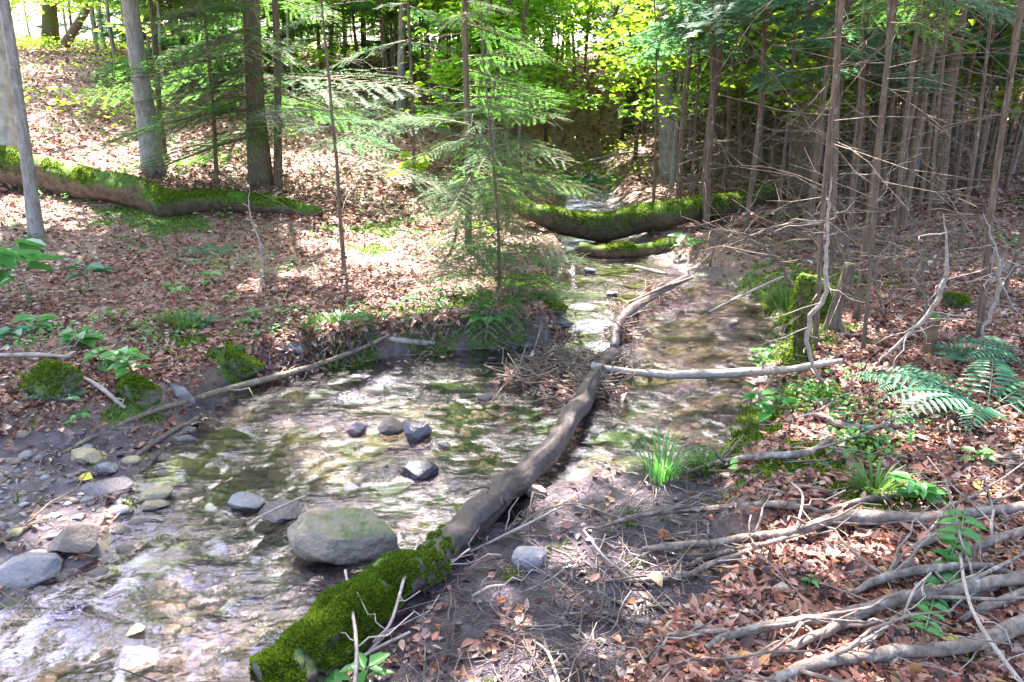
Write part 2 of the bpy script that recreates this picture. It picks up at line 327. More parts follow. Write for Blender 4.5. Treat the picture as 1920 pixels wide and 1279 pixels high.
def leafset(P, D, Nn, L, W, droop=0.15, fold=0.18, curl=0.0):
    P = np.asarray(P, float); k = len(P); L = np.broadcast_to(np.asarray(L, float).reshape(-1, 1), (k, 1)); W = np.broadcast_to(np.asarray(W, float).reshape(-1, 1), (k, 1))
    D = unit(D); S = unit(np.cross(D, Nn)); Nn = np.cross(S, D)
    f = fold * W * Nn
    v = [P, P + .3 * L * D + .5 * W * S + f, P + .68 * L * D + .36 * W * S + f - droop * .4 * L * Nn, P + L * D - droop * L * Nn + curl * L * Nn,
         P + .68 * L * D - .36 * W * S + f - droop * .4 * L * Nn, P + .3 * L * D - .5 * W * S + f]
    V = np.stack(v, 1).reshape(-1, 3); b = np.arange(k)[:, None] * 6
    Q = np.vstack([b + np.array([0, 1, 2, 3]), b + np.array([0, 3, 4, 5])]); return V, Q
def rv(k, s=1.0): return rng.normal(0, s, (k, 3))

# ------------------------------------------------------------------ things
def tag(o, label=None, cat_=None, group=None, kind=None):
    if label: o['label'] = label
    if cat_: o['category'] = cat_
    if group: o['group'] = group
    if kind: o['kind'] = kind
    return o
def empty(name, loc, label=None, cat_=None, group=None):
    o = bpy.data.objects.new(name, None); COL.objects.link(o); o.location = tuple(float(v) for v in loc); o.empty_display_size = 0.1
    return tag(o, label, cat_, group)
def dup(root, loc, rotz=0, scale=1.0, label=None, group=None, tilt=(0, 0)):
    r = root.copy(); COL.objects.link(r); r.location = tuple(float(v) for v in loc); r.rotation_euler = (tilt[0], tilt[1], rotz); r.scale = (scale,) * 3
    if label: r['label'] = label
    if group: r['group'] = group
    for ch in root.children:
        c = ch.copy(); COL.objects.link(c); c.parent = r
        for g in ch.children:
            d = g.copy(); COL.objects.link(d); d.parent = c
    return r

# ------------------------------------------------------------------ setting: ground, water
def dmask(px, py, r, z=0.1):
    c = at(px, py); return np.exp(-((XX - c[0]) ** 2 + (YY - c[1]) ** 2) / (r * r))
mossw = np.zeros_like(XX)
for q in [(1500, 640, .35), (1520, 560, .3), (1380, 830, .22), (1500, 870, .22), (1470, 760, .25), (640, 610, .25), (920, 580, .35), (1040, 580, .15), (430, 670, .15), (260, 740, .10), (80, 720, .13),
          (1480, 540, .5), (1620, 840, .15), (1250, 540, .3), (360, 640, .13), (1000, 530, .3), (1640, 930, .2), (700, 470, .2), (720, 430, .4), (300, 400, .6), (820, 600, .25)]:
    mossw = np.maximum(mossw, dmask(*q))
mossw = sstep(.35, .6, mossw * 1.1 + fbm(XX * 9, YY * 9, 4, 77) * 1.6) * (DD > 0.0)
wet = 1 - sstep(-0.02, 0.05, DD)
mudv = np.clip(np.maximum(LOW, 1 - sstep(0.02, np.where(XX < .6, 0.13, .3), DD)) + fbm(XX * 5, YY * 5, 3, 50) * 0.5 * (DD < 1), 0, 1)
ny, nx = XX.shape; ii = np.arange(ny - 1)[:, None] * nx + np.arange(nx - 1)[None]
Q = np.stack([ii, ii + 1, ii + nx + 1, ii + nx], -1).reshape(-1, 4)
g = mesh('ground', np.stack([XX, YY, HH], -1).reshape(-1, 3), [Q], 'ground', attrs={'mud': mudv, 'wet': wet, 'moss': mossw}); tag(g, kind='structure')
wx = np.arange(-4.5, 4.5, 0.03); wy = np.concatenate([np.arange(0.6, 9, 0.03), np.arange(9, 22, 0.08)]); WX, WY = np.meshgrid(wx, wy)
wd = bil(DD, WX, WY)
riff_glint = np.zeros_like(WX)
for px, py, r in [(1110, 612, .30), (1130, 650, .20), (1090, 575, .18), (655, 745, .34), (720, 715, .28), (240, 1080, .2), (120, 1130, .25)]:  # mid-pool patches paint the glint white; cascade ones are real foam
    c = flat(px, py); riff_glint = np.maximum(riff_glint, np.exp(-((WX - c[0]) ** 2 + (WY - c[1]) ** 2) / (r * r)) * (1 if px > 1000 else 0.74 if px > 600 else .6))
WZ = 0.006 * fbm(WX * 7, WY * 10, 3, 61) + 0.04 * riff_glint * fbm(WX * 8, WY * 11, 3, 66)
ny, nx = WX.shape; ii = np.arange(ny - 1)[:, None] * nx + np.arange(nx - 1)[None]
Q = np.stack([ii, ii + 1, ii + nx + 1, ii + nx], -1).reshape(-1, 4); keep = (wd.ravel()[Q] < 0.14).any(1); Q = Q[keep]
u, inv = np.unique(Q, return_inverse=True); Q = inv.reshape(-1, 4)
wob = mesh('water', np.stack([WX, WY, WZ], -1).reshape(-1, 3)[u], [Q], 'water', attrs={'foam_glint': riff_glint.ravel()[u]}); tag(wob, kind='structure')

# ------------------------------------------------------------------ dappling: where the sun gets through (gaps between the crowns)
SPOTS = [(at(a, b), r) for a, b, r in [(740, 430, 1.1), (720, 500, .7), (790, 540, .45), (660, 735, .40), (720, 700, .25), (1110, 620, .33), (1050, 990, .17), (1170, 1015, .11),
    (620, 590, .22), (1140, 560, .3), (60, 400, .5), (230, 420, .4), (1890, 430, .7), (1180, 400, .45), (1340, 380, .5), (170, 330, .5), (1080, 400, .4), (1480, 1230, .12), (1560, 700, .16),
    (1820, 900, .14), (1850, 740, .2), (1700, 780, .12), (250, 690, .16), (640, 880, .15), (330, 1130, .2), (1240, 600, .2), (1600, 1000, .10), (1900, 1000, .12), (1350, 1190, .1), (560, 560, .2), (900, 700, .2), (1380, 640, .25), (1150, 800, .2)]]
SPOTS += [(np.array(q[:2]), q[2]) for q in [(-2.6, 13, 2.4), (-7.5, 14, 1.3), (-5, 19, 2.6), (-.5, 19, 2.6), (3.6, 17, 1.8), (7, 14, 1.4), (9, 19, 2.0), (3, 26, 4), (-9, 25, 4), (11, 27, 4), (-3, 30, 4), (6, 35, 5), (-12, 34, 5), (5.2, 10.5, .9), (6.5, 9.5, .8), (4.2, 12.2, 1.0), (8.5, 13.5, 1.2), (3.2, 9.0, .5), (6.2, 7.2, .5), (5.6, 16.5, 1.6), (7.5, 17.5, 2.0), (3.8, 20, 2.0), (10, 23, 2.5), (3.4, 5.8, .3), (3.0, 6.9, .35), (3.9, 8.2, .4), (5, 13.2, 1.4), (7.5, 11.5, 1.0), (4.4, 15, 1.4), (9.5, 16, 1.6), (6, 20, 2.4), (-5.6, 10.6, .9), (2.0, 12.5, .8)]]
_r = np.random.default_rng(99)
for _k in range(85):
    _Y = 1.9 * (13 / 1.9) ** _r.uniform(); _X = _Y * _r.uniform(-.66, .66); SPOTS.append((np.array([_X, _Y]), _r.uniform(.05, .14) * (1 + _Y * .12)))
NS_BIG = len(SPOTS) - 85
def in_spot(P, m=0.0):
    g0 = P - SUN[None] * ((P[:, 2] - np.where(P[:, 1] > 12, 1.2, 0.4)) / SUN[2])[:, None]
    k = np.zeros(len(P), bool)
    for c, r in (SPOTS if m == 0.0 else SPOTS[:NS_BIG]):
        k |= (g0[:, 0] - c[0]) ** 2 + (g0[:, 1] - c[1]) ** 2 < (r + m) ** 2
    return k
def gap(P):                               # the open lane over the stream, beyond the near crowns
    X, Y, Z = P[:, 0], P[:, 1], P[:, 2]
    el = np.degrees(np.arctan2(Z, np.maximum(Y - 3.5, .1)))
    return (Y > 7) & (el < 48) & (X < .45 * (Y - 1.5)) & (X > -.20 * (Y - 1.5)) & (vn(X * .33 + 4, Z * .45 + Y * .15, 301) > .36)
# ------------------------------------------------------------------ tree kit
def spray(seed, nside=13, sp=0.011, nl=0.019, nw=0.0042, rise=0.0):
    r = np.random.default_rng(seed); mb = MB(); tw = MB()
    segs = []; ax = np.stack([np.linspace(0, 1, 9), 0.04 * np.sin(np.linspace(0, 3, 9) + r.uniform(0, 6)), -0.16 * np.linspace(0, 1, 9) ** 2 + rise * np.linspace(0, 1, 9)], 1)
    segs.append(ax); tw.add(*tube(np.c_[ax, np.linspace(0.009, 0.002, 9)], 4)[:2])
    for sgn in (-1, 1):
        for k in range(nside):
            t = 0.10 + 0.87 * (k + r.uniform(-.3, .3)) / nside; L = (0.50 * (1 - t) ** 0.75 + 0.06) * r.uniform(0.65, 1.1)
            p = np.array([np.interp(t, ax[:, 0], ax[:, i]) for i in range(3)]); a = sgn * r.uniform(0.75, 1.15)
            q = np.linspace(0, 1, 5)[:, None]; d = np.array([math.cos(a), math.sin(a), r.uniform(-.12, .1)]); s = p + d * L * q + np.array([0.25, 0, -0.25]) * L * q ** 2
            segs.append(s); tw.add(*tube(np.c_[s, np.linspace(0.003, 0.001, 5)], 3, cap=False)[:2])
            if L > 0.22:
                for sg in (-1, 1):
                    for u in (0.35, 0.62):
                        p2 = p + d * L * u; b = a + sg * 0.8; d2 = np.array([math.cos(b), math.sin(b), -0.1]); s2 = p2 + d2 * L * 0.4 * (1.2 - u) * q; segs.append(s2)
    for s in segs:
        L = np.linalg.norm(np.diff(s, axis=0), axis=1).sum(); k = max(3, int(L / sp)); t = (np.arange(k) + r.uniform(0, 1, k) * .6) / k * (len(s) - 1.001)
        i = t.astype(int); f = (t - i)[:, None]; P = s[i] * (1 - f) + s[i + 1] * f; D = unit(s[i + 1] - s[i])
        S = unit(np.cross(D, [0, 0, 1.0]))
        for sg in (-1, 1):
            dd = unit(D * 0.55 + S * sg + r.normal(0, .12, P.shape)); l = nl * r.uniform(.7, 1.2, (k, 1)); V = np.stack([P - D * nw, P + D * nw, P + dd * l], 1).reshape(-1, 3)
            mb.add(V, None, np.arange(3 * k).reshape(-1, 3))
    return mb.arr()[0], tw.arr()
SP = [spray(i) for i in range(3)]
SPL = [spray(10 + i, 9, 0.026, 0.055, 0.014) for i in range(3)]
def place(V, s, az, pitch, roll, p):
    c, d = math.cos(az), math.sin(az); cp, spp = math.cos(pitch), math.sin(pitch); cr, sr = math.cos(roll), math.sin(roll)
    Rz = np.array([[c, -d, 0], [d, c, 0], [0, 0, 1]]); Ry = np.array([[cp, 0, spp], [0, 1, 0], [-spp, 0, cp]]); Rx = np.array([[1, 0, 0], [0, cr, -sr], [0, sr, cr]])
    return (V * s) @ (Rz @ Ry @ Rx).T + p
def path_fn(P):
    P = np.asarray(P); return lambda z: np.array([np.interp(z, P[:, 2], P[:, 0]), np.interp(z, P[:, 2], P[:, 1]), z])
def fir_crown(cr, tw, pf, z0, z1, n, L0, L1, lod, seed, side=None, dens=1.0, at0=None):
    r = np.random.default_rng(seed); S = SPL if lod else SP
    for k in range(n):
        t = (k + r.uniform(0, 1)) / n; z = z0 + (z1 - z0) * t; L = (L0 + (L1 - L0) * t) * r.uniform(.4, 1.25)
        az = k * 2.4 + r.uniform(-.4, .4)
        if side is not None and r.uniform() < 0.6: az = side + r.uniform(-1.2, 1.2)
        if at0 is not None:
            tip = pf(z) + np.array([math.cos(az), math.sin(az), 0]) * L * .55 + at0
            if z > 1.2 and in_spot(np.array([tip, pf(z) + at0, 2 * tip - pf(z) - at0]), .1).any() and r.uniform() < .8: continue
        s = S[r.integers(3)]; p = pf(z); pt = r.uniform(-.15, .22); ro = r.uniform(-.3, .3)
        V = place(s[0], L, az, pt, ro, p); cr.add(V, None, np.arange(len(V)).reshape(-1, 3))
        tw.add(place(s[1][0], L, az, pt, ro, p), s[1][1][0])
def dead_twigs(mb, pf, z0, z1, n, L, seed, r0=0.004, sub=3):
    r = np.random.default_rng(seed)
    for k in range(n):
        z = z0 + (z1 - z0) * r.uniform(); az = r.uniform(0, 6.283); l = L * r.uniform(.35, 1.1); p = pf(z)
        d = np.array([math.cos(az), math.sin(az), r.uniform(-.35, .55)]); q = np.linspace(0, 1, 5)[:, None]
        s = p + d * l * q + np.array([0, 0, r.uniform(-.6, .25)]) * l * q ** 2 + r.normal(0, .05, (5, 3)) * l * q
        mb.add(*tube(np.c_[s, np.linspace(r0 * r.uniform(.6, 1.2), r0 * .35, 5)], 3, cap=False)[:2])
        for j in range(sub):
            i = r.integers(1, 4); d2 = d + r.normal(0, .55, 3); s2 = s[i] + d2 * l * .4 * np.linspace(0, 1, 3)[:, None] * r.uniform(.4, 1)
            mb.add(*tube(np.c_[s2, np.linspace(r0 * .5, r0 * .25, 3)], 3, cap=False)[:2])
def leafy(mb, C, k, spread, L, r, flatn=0.35):
    """k leaves about each centre C, in roughly horizontal layers"""
    n = len(C) * k; P = np.repeat(C, k, 0) + r.normal(0, 1, (n, 3)) * np.array([spread, spread, spread * flatn])
    D = r.normal(0, 1, (n, 3)) * np.array([1, 1, .3]) ; Nn = unit(np.array([0, 0, 1.0]) + r.normal(0, .35, (n, 3)))
    V, Q = leafset(P, D, Nn, L * r.uniform(.6, 1.2, n), L * r.uniform(.45, .75, n)); mb.add(V, Q)
def upright(px, py, tx, ty, height, bend=0.0, seed=0, base=None):
    b = at(px, py) if base is None else base; t = depth(tx, ty, b[1]); d = t - b; d = d / max(d[2], .3); r = np.random.default_rng(seed)
    zs = np.linspace(0, height, 12); sl = 1 / (1 + zs / 9.0)
    P = np.stack([d[0] * zs * sl + bend * np.sin(zs / height * 5) + np.cumsum(r.normal(0, .006 * height / 4, 12)) * (zs > 0), np.cumsum(r.normal(0, .008 * height / 4, 12)), zs], 1)
    P[0] = (0, 0, -0.12); return b, P
def tree(name, label, cat_, px, py, tx, ty, rad, height, bmat, crown=None, cz=(4, 9), cr=2.5, nleaf=2400, twigs=0, fir=None, leafm='canopy', group=None, seed=1, bend=.02, low=None, flare=1.0, base=None, side=None):
    b, P = upright(px, py, tx, ty, height, bend, seed, base); r = np.random.default_rng(seed + 100)
    if rad > 1: rad = rad / 2 * b[1] / F * .92
    if crown and b[1] > 12.5: nleaf = int(nleaf * .35)
    root = empty(name, b, label, cat_, group); z = P[:, 2]; rr = rad * (1 - z / height * 0.85) + rad * flare * np.exp(-np.maximum(z, 0) / (rad * 1.8)) * (0.4 if rad > .05 else .2)
    C = cat(np.c_[P, rr], 5); tb = MB(); V, Q, T = tube(C, 14 if rad > .05 else 8, 0.07, seed); tb.add(V, Q, T); pf = path_fn(P)
    lv = MB(); tw = MB()
    if crown:
        K = 9
        for k in range(K):
            zz = cz[0] + (cz[1] - cz[0]) * (k + .3) / K; az = r.uniform(0, 6.28); L = cr * r.uniform(.6, 1.0); p = pf(zz)
            q = np.linspace(0, 1, 6)[:, None]; s = p + np.array([math.cos(az), math.sin(az), .45]) * L * q + r.normal(0, .05, (6, 3)) * L * q
            tb.add(*tube(np.c_[s, np.linspace(rad * .35, rad * .07, 6)], 6)[:2])
        u = unit(r.normal(0, 1, (nleaf // 40, 3))) * (r.uniform(0, 1, (nleaf // 40, 1)) ** .4); cc = pf((cz[0] + cz[1]) / 2 + .5) + u * np.array([cr, cr, (cz[1] - cz[0]) / 2 + .5])
        kk = []
        k = 40; n = len(cc) * k; Pl = np.repeat(cc, k, 0) + r.normal(0, 1, (n, 3)) * np.array([.38, .38, .14])
        Pl = Pl[~in_spot(Pl + b) & ~gap(Pl + b)]; n = len(Pl)
        D = r.normal(0, 1, (n, 3)) * np.array([1, 1, .3]); Nn = unit(np.array([0, 0, 1.0]) + r.normal(0, .4, (n, 3)))
        V, Q = leafset(Pl, D, Nn, .17 * r.uniform(.6, 1.2, n), .12 * r.uniform(.7, 1.2, n)); lv.add(V, Q)
    if low:                                                  # leafy sprays low enough to be seen: (z0, z1, count, reach, leaf length)
        z0, z1, cnt, reach, ll = low; C2 = []
        for k in range(cnt):
            zz = r.uniform(z0, z1); az = r.uniform(0, 6.28); p = pf(min(zz, height)); L = reach * r.uniform(.4, 1.0); q = np.linspace(0, 1, 5)[:, None]
            s = p + np.array([math.cos(az), math.sin(az), .3]) * L * q - np.array([0, 0, .25]) * L * q ** 2
            tw.add(*tube(np.c_[s, np.linspace(.008, .002, 5)], 4, cap=False)[:2]); C2 += [s[2], s[3], s[4]]
        leafy(lv, np.array(C2), 10, .14, ll, r)
    fc = MB()
    if fir: fir_crown(fc, tw, pf, *fir, seed=seed, side=side, at0=b)
    if twigs: dead_twigs(tw, pf, .25, min(height * .8, 3.6), twigs, .8, seed)
    tb.build('trunk', bmat, root)
    if tw.n: tw.build('twigs', 'twig', root)['kind'] = 'stuff'
    if lv.n: lv.build('crown', leafm, root, smooth=False)
    if fc.n: fc.build('crown', 'fir' if seed % 2 else 'fir_blue', root, smooth=False)
    return root

# ------------------------------------------------------------------ the trees one can point to
tree('beech_tree', 'slim smooth grey tree standing in front of the mossy fallen log at the left edge', 'tree', 68, 445, 6, 0, 24, 9, 'bark_grey', 1, (2.9, 8.5), 2.2, 2400, seed=1)
tree('pale_tree', 'broad pale trunk with mossy foot behind the fallen log, cut by the left edge', 'tree', 8, 305, -6, 0, 58, 11, 'bark_pale', 1, (3, 10), 2.6, 3200, seed=2, flare=1.6)
tree('grey_tree', 'straight grey-barked trunk rising just behind the mossy log left of the fir', 'tree', 290, 322, 244, 0, 36, 12, 'bark_grey', 1, (2.9, 10), 2.6, 4200, seed=3)
tree('mossy_sapling', 'thin mossy stem close beside the straight grey-barked trunk', 'tree', 310, 312, 288, 110, 13, 6, 'bark_brown', None, seed=4, low=(1.2, 3.5, 12, .9, .09), leafm='leaf_y')
tree('fir_tree', 'brown fir trunk wrapped in drooping green needle branches left of centre', 'tree', 488, 345, 478, 0, 37, 12, 'bark_brown', 1, (3.4, 10), 2.3, 3400, seed=5, fir=(.5, 4.2, 80, 1.75, 1.2, False), side=3.4)
tree('fir_tree', 'smaller mossy fir stem touching the right side of the brown fir trunk', 'tree', 520, 348, 520, 60, 17, 6, 'bark_brown', None, seed=7, fir=(.9, 5, 34, 1.1, .6, False))
tree('fir_sapling', 'young fir with layered green boughs just left of the brown fir trunk', 'tree', 405, 345, 388, 60, 9, 4, 'bark_dark', None, seed=23, fir=(.8, 3.9, 34, 1.0, .5, False))
tree('fir_sapling', 'young fir in full sun, boughs nearly white with light, at upper centre', 'tree', 775, 352, 765, 60, 8, 4, 'bark_dark', None, seed=24, fir=(.7, 3.9, 40, 1.1, .5, False))
tree('fir_sapling', 'young blue-green fir with thin dark stem in the litter beside the sunlit patch', 'tree', 645, 500, 618, 110, 9, 3.2, 'bark_dark', None, seed=8, fir=(.9, 2.9, 44, .8, .35, False), twigs=14)
tree('fir_sapling', 'dark fir stem with wispy green boughs at the right edge of the sunlit patch', 'tree', 878, 470, 868, 0, 13, 10, 'bark_dark', 1, (6, 10), 2.3, 3200, seed=9, fir=(.5, 4.2, 60, 1.05, .8, False), twigs=34, side=0.2, bend=.05)  # high leaf crown is out of view, added to shade the pool
tree('fir_sapling', 'bushy little green fir overhanging the stream bank left of the narrow channel', 'tree', 935, 560, 915, 250, 8, 1.9, 'bark_dark', None, seed=11, fir=(.05, 1.75, 62, .72, .3, False), twigs=8)
tree('thin_tree', 'thin dark pole leaning right behind the wispy fir, above the bright white patch', 'tree', 935, 335, 992, 0, 11, 7, 'bark_dark', None, seed=12, twigs=20, low=(1.0, 4.5, 26, 1.2, .09), leafm='leaf')
tree('thin_tree', 'slender stem leaning strongly to the right over the far end of the stream', 'tree', 1035, 300, 1195, 0, 8, 6, 'bark_dark', None, seed=13, low=(1.0, 5, 34, 1.4, .10), leafm='leaf_y', twigs=8)
tree('far_tree', 'green-stained trunk far behind, above the head of the stream', 'tree', 1180, 255, 1196, 0, 26, 12, 'bark_moss', 1, (4, 10), 3, 1800, seed=14)
tree('far_tree', 'pale brown far trunk behind the bright fir boughs at upper centre', 'tree', 752, 215, 762, 0, 16, 12, 'bark_grey', 1, (4, 10), 2.6, 1500, seed=15)
tree('broad_tree', 'wide grey-brown trunk right of the stream head, behind the mossy log', 'tree', 1262, 330, 1236, 60, 38, 12, 'bark_grey', 1, (5, 11), 3, 2000, seed=16, twigs=10)
tree('dark_tree', 'widest dark trunk in the thicket, behind the right end of the mossy log', 'tree', 1502, 372, 1508, 60, 44, 12, 'bark_dark', 1, (5, 11), 3, 2000, seed=17, twigs=50)
tree('brown_tree', 'dark reddish trunk leaning slightly right in the thicket on the far right', 'tree', 1752, 385, 1792, 90, 30, 11, 'bark_dark', 1, (5, 10), 3, 2000, seed=18, twigs=36)
tree('far_tree', 'mossy trunk at the top of the leafy slope near the left corner', 'tree', 95, 90, 92, 0, 26, 12, 'bark_moss', 1, (4, 9), 3, 1500, seed=19)
R_ = [  # px, py (foot), tx, ty, radius, label
 (1342, 330, 1362, 140, .03, 'straight thin stem right of the wide grey-brown trunk'),
 (1405, 378, 1442, 30, .035, 'thin stem leaning right, rising from the mossy end of the log'),
 (1455, 420, 1478, 60, .022, 'whip-thin stem left of the widest dark trunk'),
 (1552, 560, 1576, 0, .045, 'reddish dark pole just right of the widest dark trunk'),
 (1605, 600, 1650, 0, .036, 'dark wavy pole leaning right, second right of the widest dark trunk'),
 (1640, 430, 1660, 60, .03, 'brown pole between the two dark wavy poles'),
 (1668, 520, 1700, 120, .03, 'grey-brown pole with many side twigs left of the leaning pole'),
 (1690, 430, 1768, 0, .046, 'reddish pole leaning right across the thicket, left of the reddish trunk'),
 (1725, 560, 1738, 190, .022, 'short-looking dark stem in front of the reddish leaning pole'),
 (1838, 640, 1880, 0, .036, 'tall dark pole near the right edge rising from behind the ferns'),
 (1862, 400, 1895, 60, .024, 'slim stem beside the tall dark pole near the right edge'),
 (1872, 560, 1975, 180, .022, 'thin dark stem leaning out through the right edge'),
 (1586, 470, 1600, 120, .020, 'whip-thin stem between the reddish dark pole and the wavy pole'),
 (1800, 470, 1835, 120, .026, 'brown stem midway between the reddish trunk and the right edge pole'),
 (1290, 400, 1300, 100, .018, 'whip-thin stem standing over the right half of the mossy log'),
 (1225, 385, 1222, 120, .016, 'whip-thin stem standing over the middle of the mossy log'),
 (1530, 660, 1545, 380, .030, 'short brown stem rooted in the moss beside the right pool'),
 (1620, 660, 1632, 330, .024, 'brown stem in the red leaf litter right of the mossy stump'),
]
for i, (a, b_, c_, d_, rr, lb) in enumerate(R_):
    tall = i in (3, 4, 7, 9, 16); tree('thin_tree', lb, 'tree', a, b_, c_, d_, rr * 380, 9.5 if tall else 5.5 if rr > .028 else 3.8, 'bark_dark' if i % 3 != 2 else 'bark_brown', 1 if tall else None, cz=(5.8, 9), cr=2.3, nleaf=3000, seed=40 + i * 2 + (i % 2), twigs=23, fir=(1.9, 5.2, 22, .9, .6, False) if rr > .024 else None, bend=.035)  # tall poles get unseen leaf crowns, added to shade the near ground
# ------------------------------------------------------------------ prototypes copied through the wood behind
def proto(kind, seed, bm, h, r0):
    r = np.random.default_rng(seed); root = bpy.data.objects.new(kind, None); COL.objects.link(root); z = np.linspace(0, h, 9)
    P = np.c_[np.cumsum(r.normal(0, .02, 9)), np.cumsum(r.normal(0, .02, 9)), z]; P[0] = (0, 0, -.15); pf = path_fn(P)
    tb = MB(); tb.add(*tube(cat(np.c_[P, r0 * (1 - z / h * .8)], 3), 7, .06, seed)); tw = MB(); cr = MB(); lm = 'leaf'
    if kind == 'bare_tree': dead_twigs(tw, pf, .2, 3.6, 46, .75, seed); fir_crown(cr, tw, pf, 1.6, h, 17, .85, .5, True, seed); lm = 'fir_blue'
    elif kind == 'young_fir': fir_crown(cr, tw, pf, .35, h, 62, 1.25, .25, True, seed); lm = 'fir' if seed % 2 else 'fir_blue'
    else:
        C2 = []
        for k in range(26):
            zz = r.uniform(.7, h); az = r.uniform(0, 6.28); L = 1.2 * r.uniform(.4, 1); q = np.linspace(0, 1, 5)[:, None]
            s = pf(zz) + np.array([math.cos(az), math.sin(az), .35]) * L * q - np.array([0, 0, .25]) * L * q ** 2
            tw.add(*tube(np.c_[s, np.linspace(.008, .002, 5)], 3, cap=False)[:2]); C2 += [s[2], s[3], s[4]]
        leafy(cr, np.array(C2), 20, .2, .11, r); lm = 'leaf_y' if seed % 2 else 'leaf'
    tb.build('trunk', bm, root); tw.build('twigs', 'twig', root)['kind'] = 'stuff'; cr.build('crown', lm, root, smooth=False)
    return root
GRP = {'bare_tree': ('dead-branched young conifers of the thicket', 'one of many look-alike thin dead-branched conifers filling the thicket behind'),
       'young_fir': ('young firs of the wood behind', 'one of many look-alike young green firs in the wood behind the stream'),
       'maple_sapling': ('leafy saplings of the wood behind', 'one of many look-alike leafy broadleaf saplings in the wood behind')}
PR = {k: [proto(k, s + 3 * j, bm, h, r0) for j, s in enumerate((21, 32, 44))] for k, bm, h, r0 in (('bare_tree', 'bark_dark', 5.2, .035), ('young_fir', 'bark_brown', 4.6, .04), ('maple_sapling', 'bark_grey', 4.2, .03))}
used = set(); r = np.random.default_rng(5); placed = []
def scatter(kind, x0, x1, y0, y1, n, s0=.8, s1=1.25, gap=.5, free=False):
    if kind != 'bare_tree': n = int(n * .8)
    c = 0; t = 0
    while c < n and t < n * 40:
        t += 1; Y = math.exp(r.uniform(math.log(y0), math.log(y1))); px = r.uniform(x0, x1); X = (px - 960) / F * Y * 1.0
        if bil(DD, X, Y) < .5 or any((X - a) ** 2 + (Y - b) ** 2 < gap ** 2 for a, b in placed): continue
        zz = np.array([1.2, 2.2, 3.4]) * s0; hit = in_spot(np.c_[np.full(3, X), np.full(3, Y), zz + float(gh(X, Y))], .45 if kind != 'bare_tree' else .1)
        if free: hit = hit & False
        if (not free and Y < 14 and in_spot(np.c_[np.full(3, X), np.full(3, Y), zz + float(gh(X, Y))], 1.1 if kind != 'bare_tree' else .3).any()) or (kind == 'bare_tree' != kind and hit.any() and r.uniform() < .8): continue
        if px > 560 and px < 830 and Y < 15 and kind != 'bare_tree' and not free: continue
        placed.append((X, Y)); k = r.integers(3); src = PR[kind][k]; loc = (X, Y, float(gh(X, Y))); sc_ = r.uniform(s0, s1); c += 1
        if (kind, k) not in used:
            used.add((kind, k)); src.location = loc; src.rotation_euler = (0, 0, r.uniform(0, 6.28)); src.scale = (sc_,) * 3; o = src
        else: o = dup(src, loc, r.uniform(0, 6.28), sc_, tilt=(r.uniform(-.05, .05), r.uniform(-.05, .05)))
        ppx = px; zn = ('on the leafy slope left of the straight grey-barked trunk' if ppx < 290 else 'between the straight grey-barked trunk and the brown fir trunk' if ppx < 488 else
            'behind the sunlit leaf patch, right of the brown fir' if ppx < 880 else 'around the stream head' if ppx < 1240 else 'left of the widest dark trunk, in the thicket' if ppx < 1508 else
            'between the widest dark and the reddish trunk' if ppx < 1770 else 'right of the reddish trunk')
        ds = 'near' if Y < 14 else 'mid-distance' if Y < 22 else 'far'
        nm_ = {'bare_tree': 'dead-branched thin conifer', 'young_fir': 'green young fir', 'maple_sapling': 'leafy sapling'}[kind]
        tag(o, ds + ' ' + nm_ + ' ' + zn, 'tree', ds + ' ' + nm_ + 's ' + zn)
scatter('bare_tree', 1180, 2050, 8.0, 22, 118, gap=.4)
scatter('bare_tree', 1290, 2000, 7.2, 15, 34, .7, 1.1, gap=.32, free=True)
scatter('bare_tree', 640, 1200, 12, 24, 14)
scatter('young_fir', 330, 620, 10, 24, 16, gap=.8)
scatter('young_fir', 620, 1000, 13, 24, 8, gap=.8)
scatter('young_fir', 950, 1950, 12, 30, 9)
scatter('maple_sapling', -60, 700, 13, 34, 26, .8, 1.5)
scatter('maple_sapling', 620, 1950, 12, 36, 64, .9, 1.7)
scatter('maple_sapling', 880, 1950, 10.5, 20, 34, .9, 1.4, free=True)
scatter('young_fir', 960, 1950, 10, 17, 9, .9, 1.3, free=True, gap=.8)
scatter('maple_sapling', 1450, 2000, 9, 15, 16, 1.1, 1.5, free=True)
scatter('maple_sapling', 250, 900, 12.5, 20, 14, .9, 1.4, free=True)
scatter('young_fir', -60, 900, 28, 42, 8, 1.2, 1.9, 1)
scatter('maple_sapling', 700, 1950, 15, 28, 46, 1.2, 1.9, free=True)
scatter('maple_sapling', -60, 1980, 28, 46, 44, 1.3, 2.4, 1)
PT = ['tall far trunk in the back of the wood', 'trunks far back in the wood']
for i, (px, Y) in enumerate([(160, 22), (340, 24), (560, 20), (640, 30), (830, 22), (900, 30), (1060, 26), (1130, 34), (1320, 20), (1450, 24), (1560, 18), (1680, 22), (1720, 15), (1850, 19), (1950, 24), (410, 34), (1230, 30), (30, 26)]):
    X = (px - 960) / F * Y
    tree('tall_tree', 'one of the look-alike tall trunks standing far back in the wood', 'tree', px, 0, px + r.uniform(-20, 30), 0, r.uniform(.06, .11), 12, 'bark_grey' if i % 2 else 'bark_brown', 1, (4.2, 11), 3.0, 440, group=PT[1], seed=200 + i, base=np.array([X, Y, float(gh(X, Y))]), twigs=20)

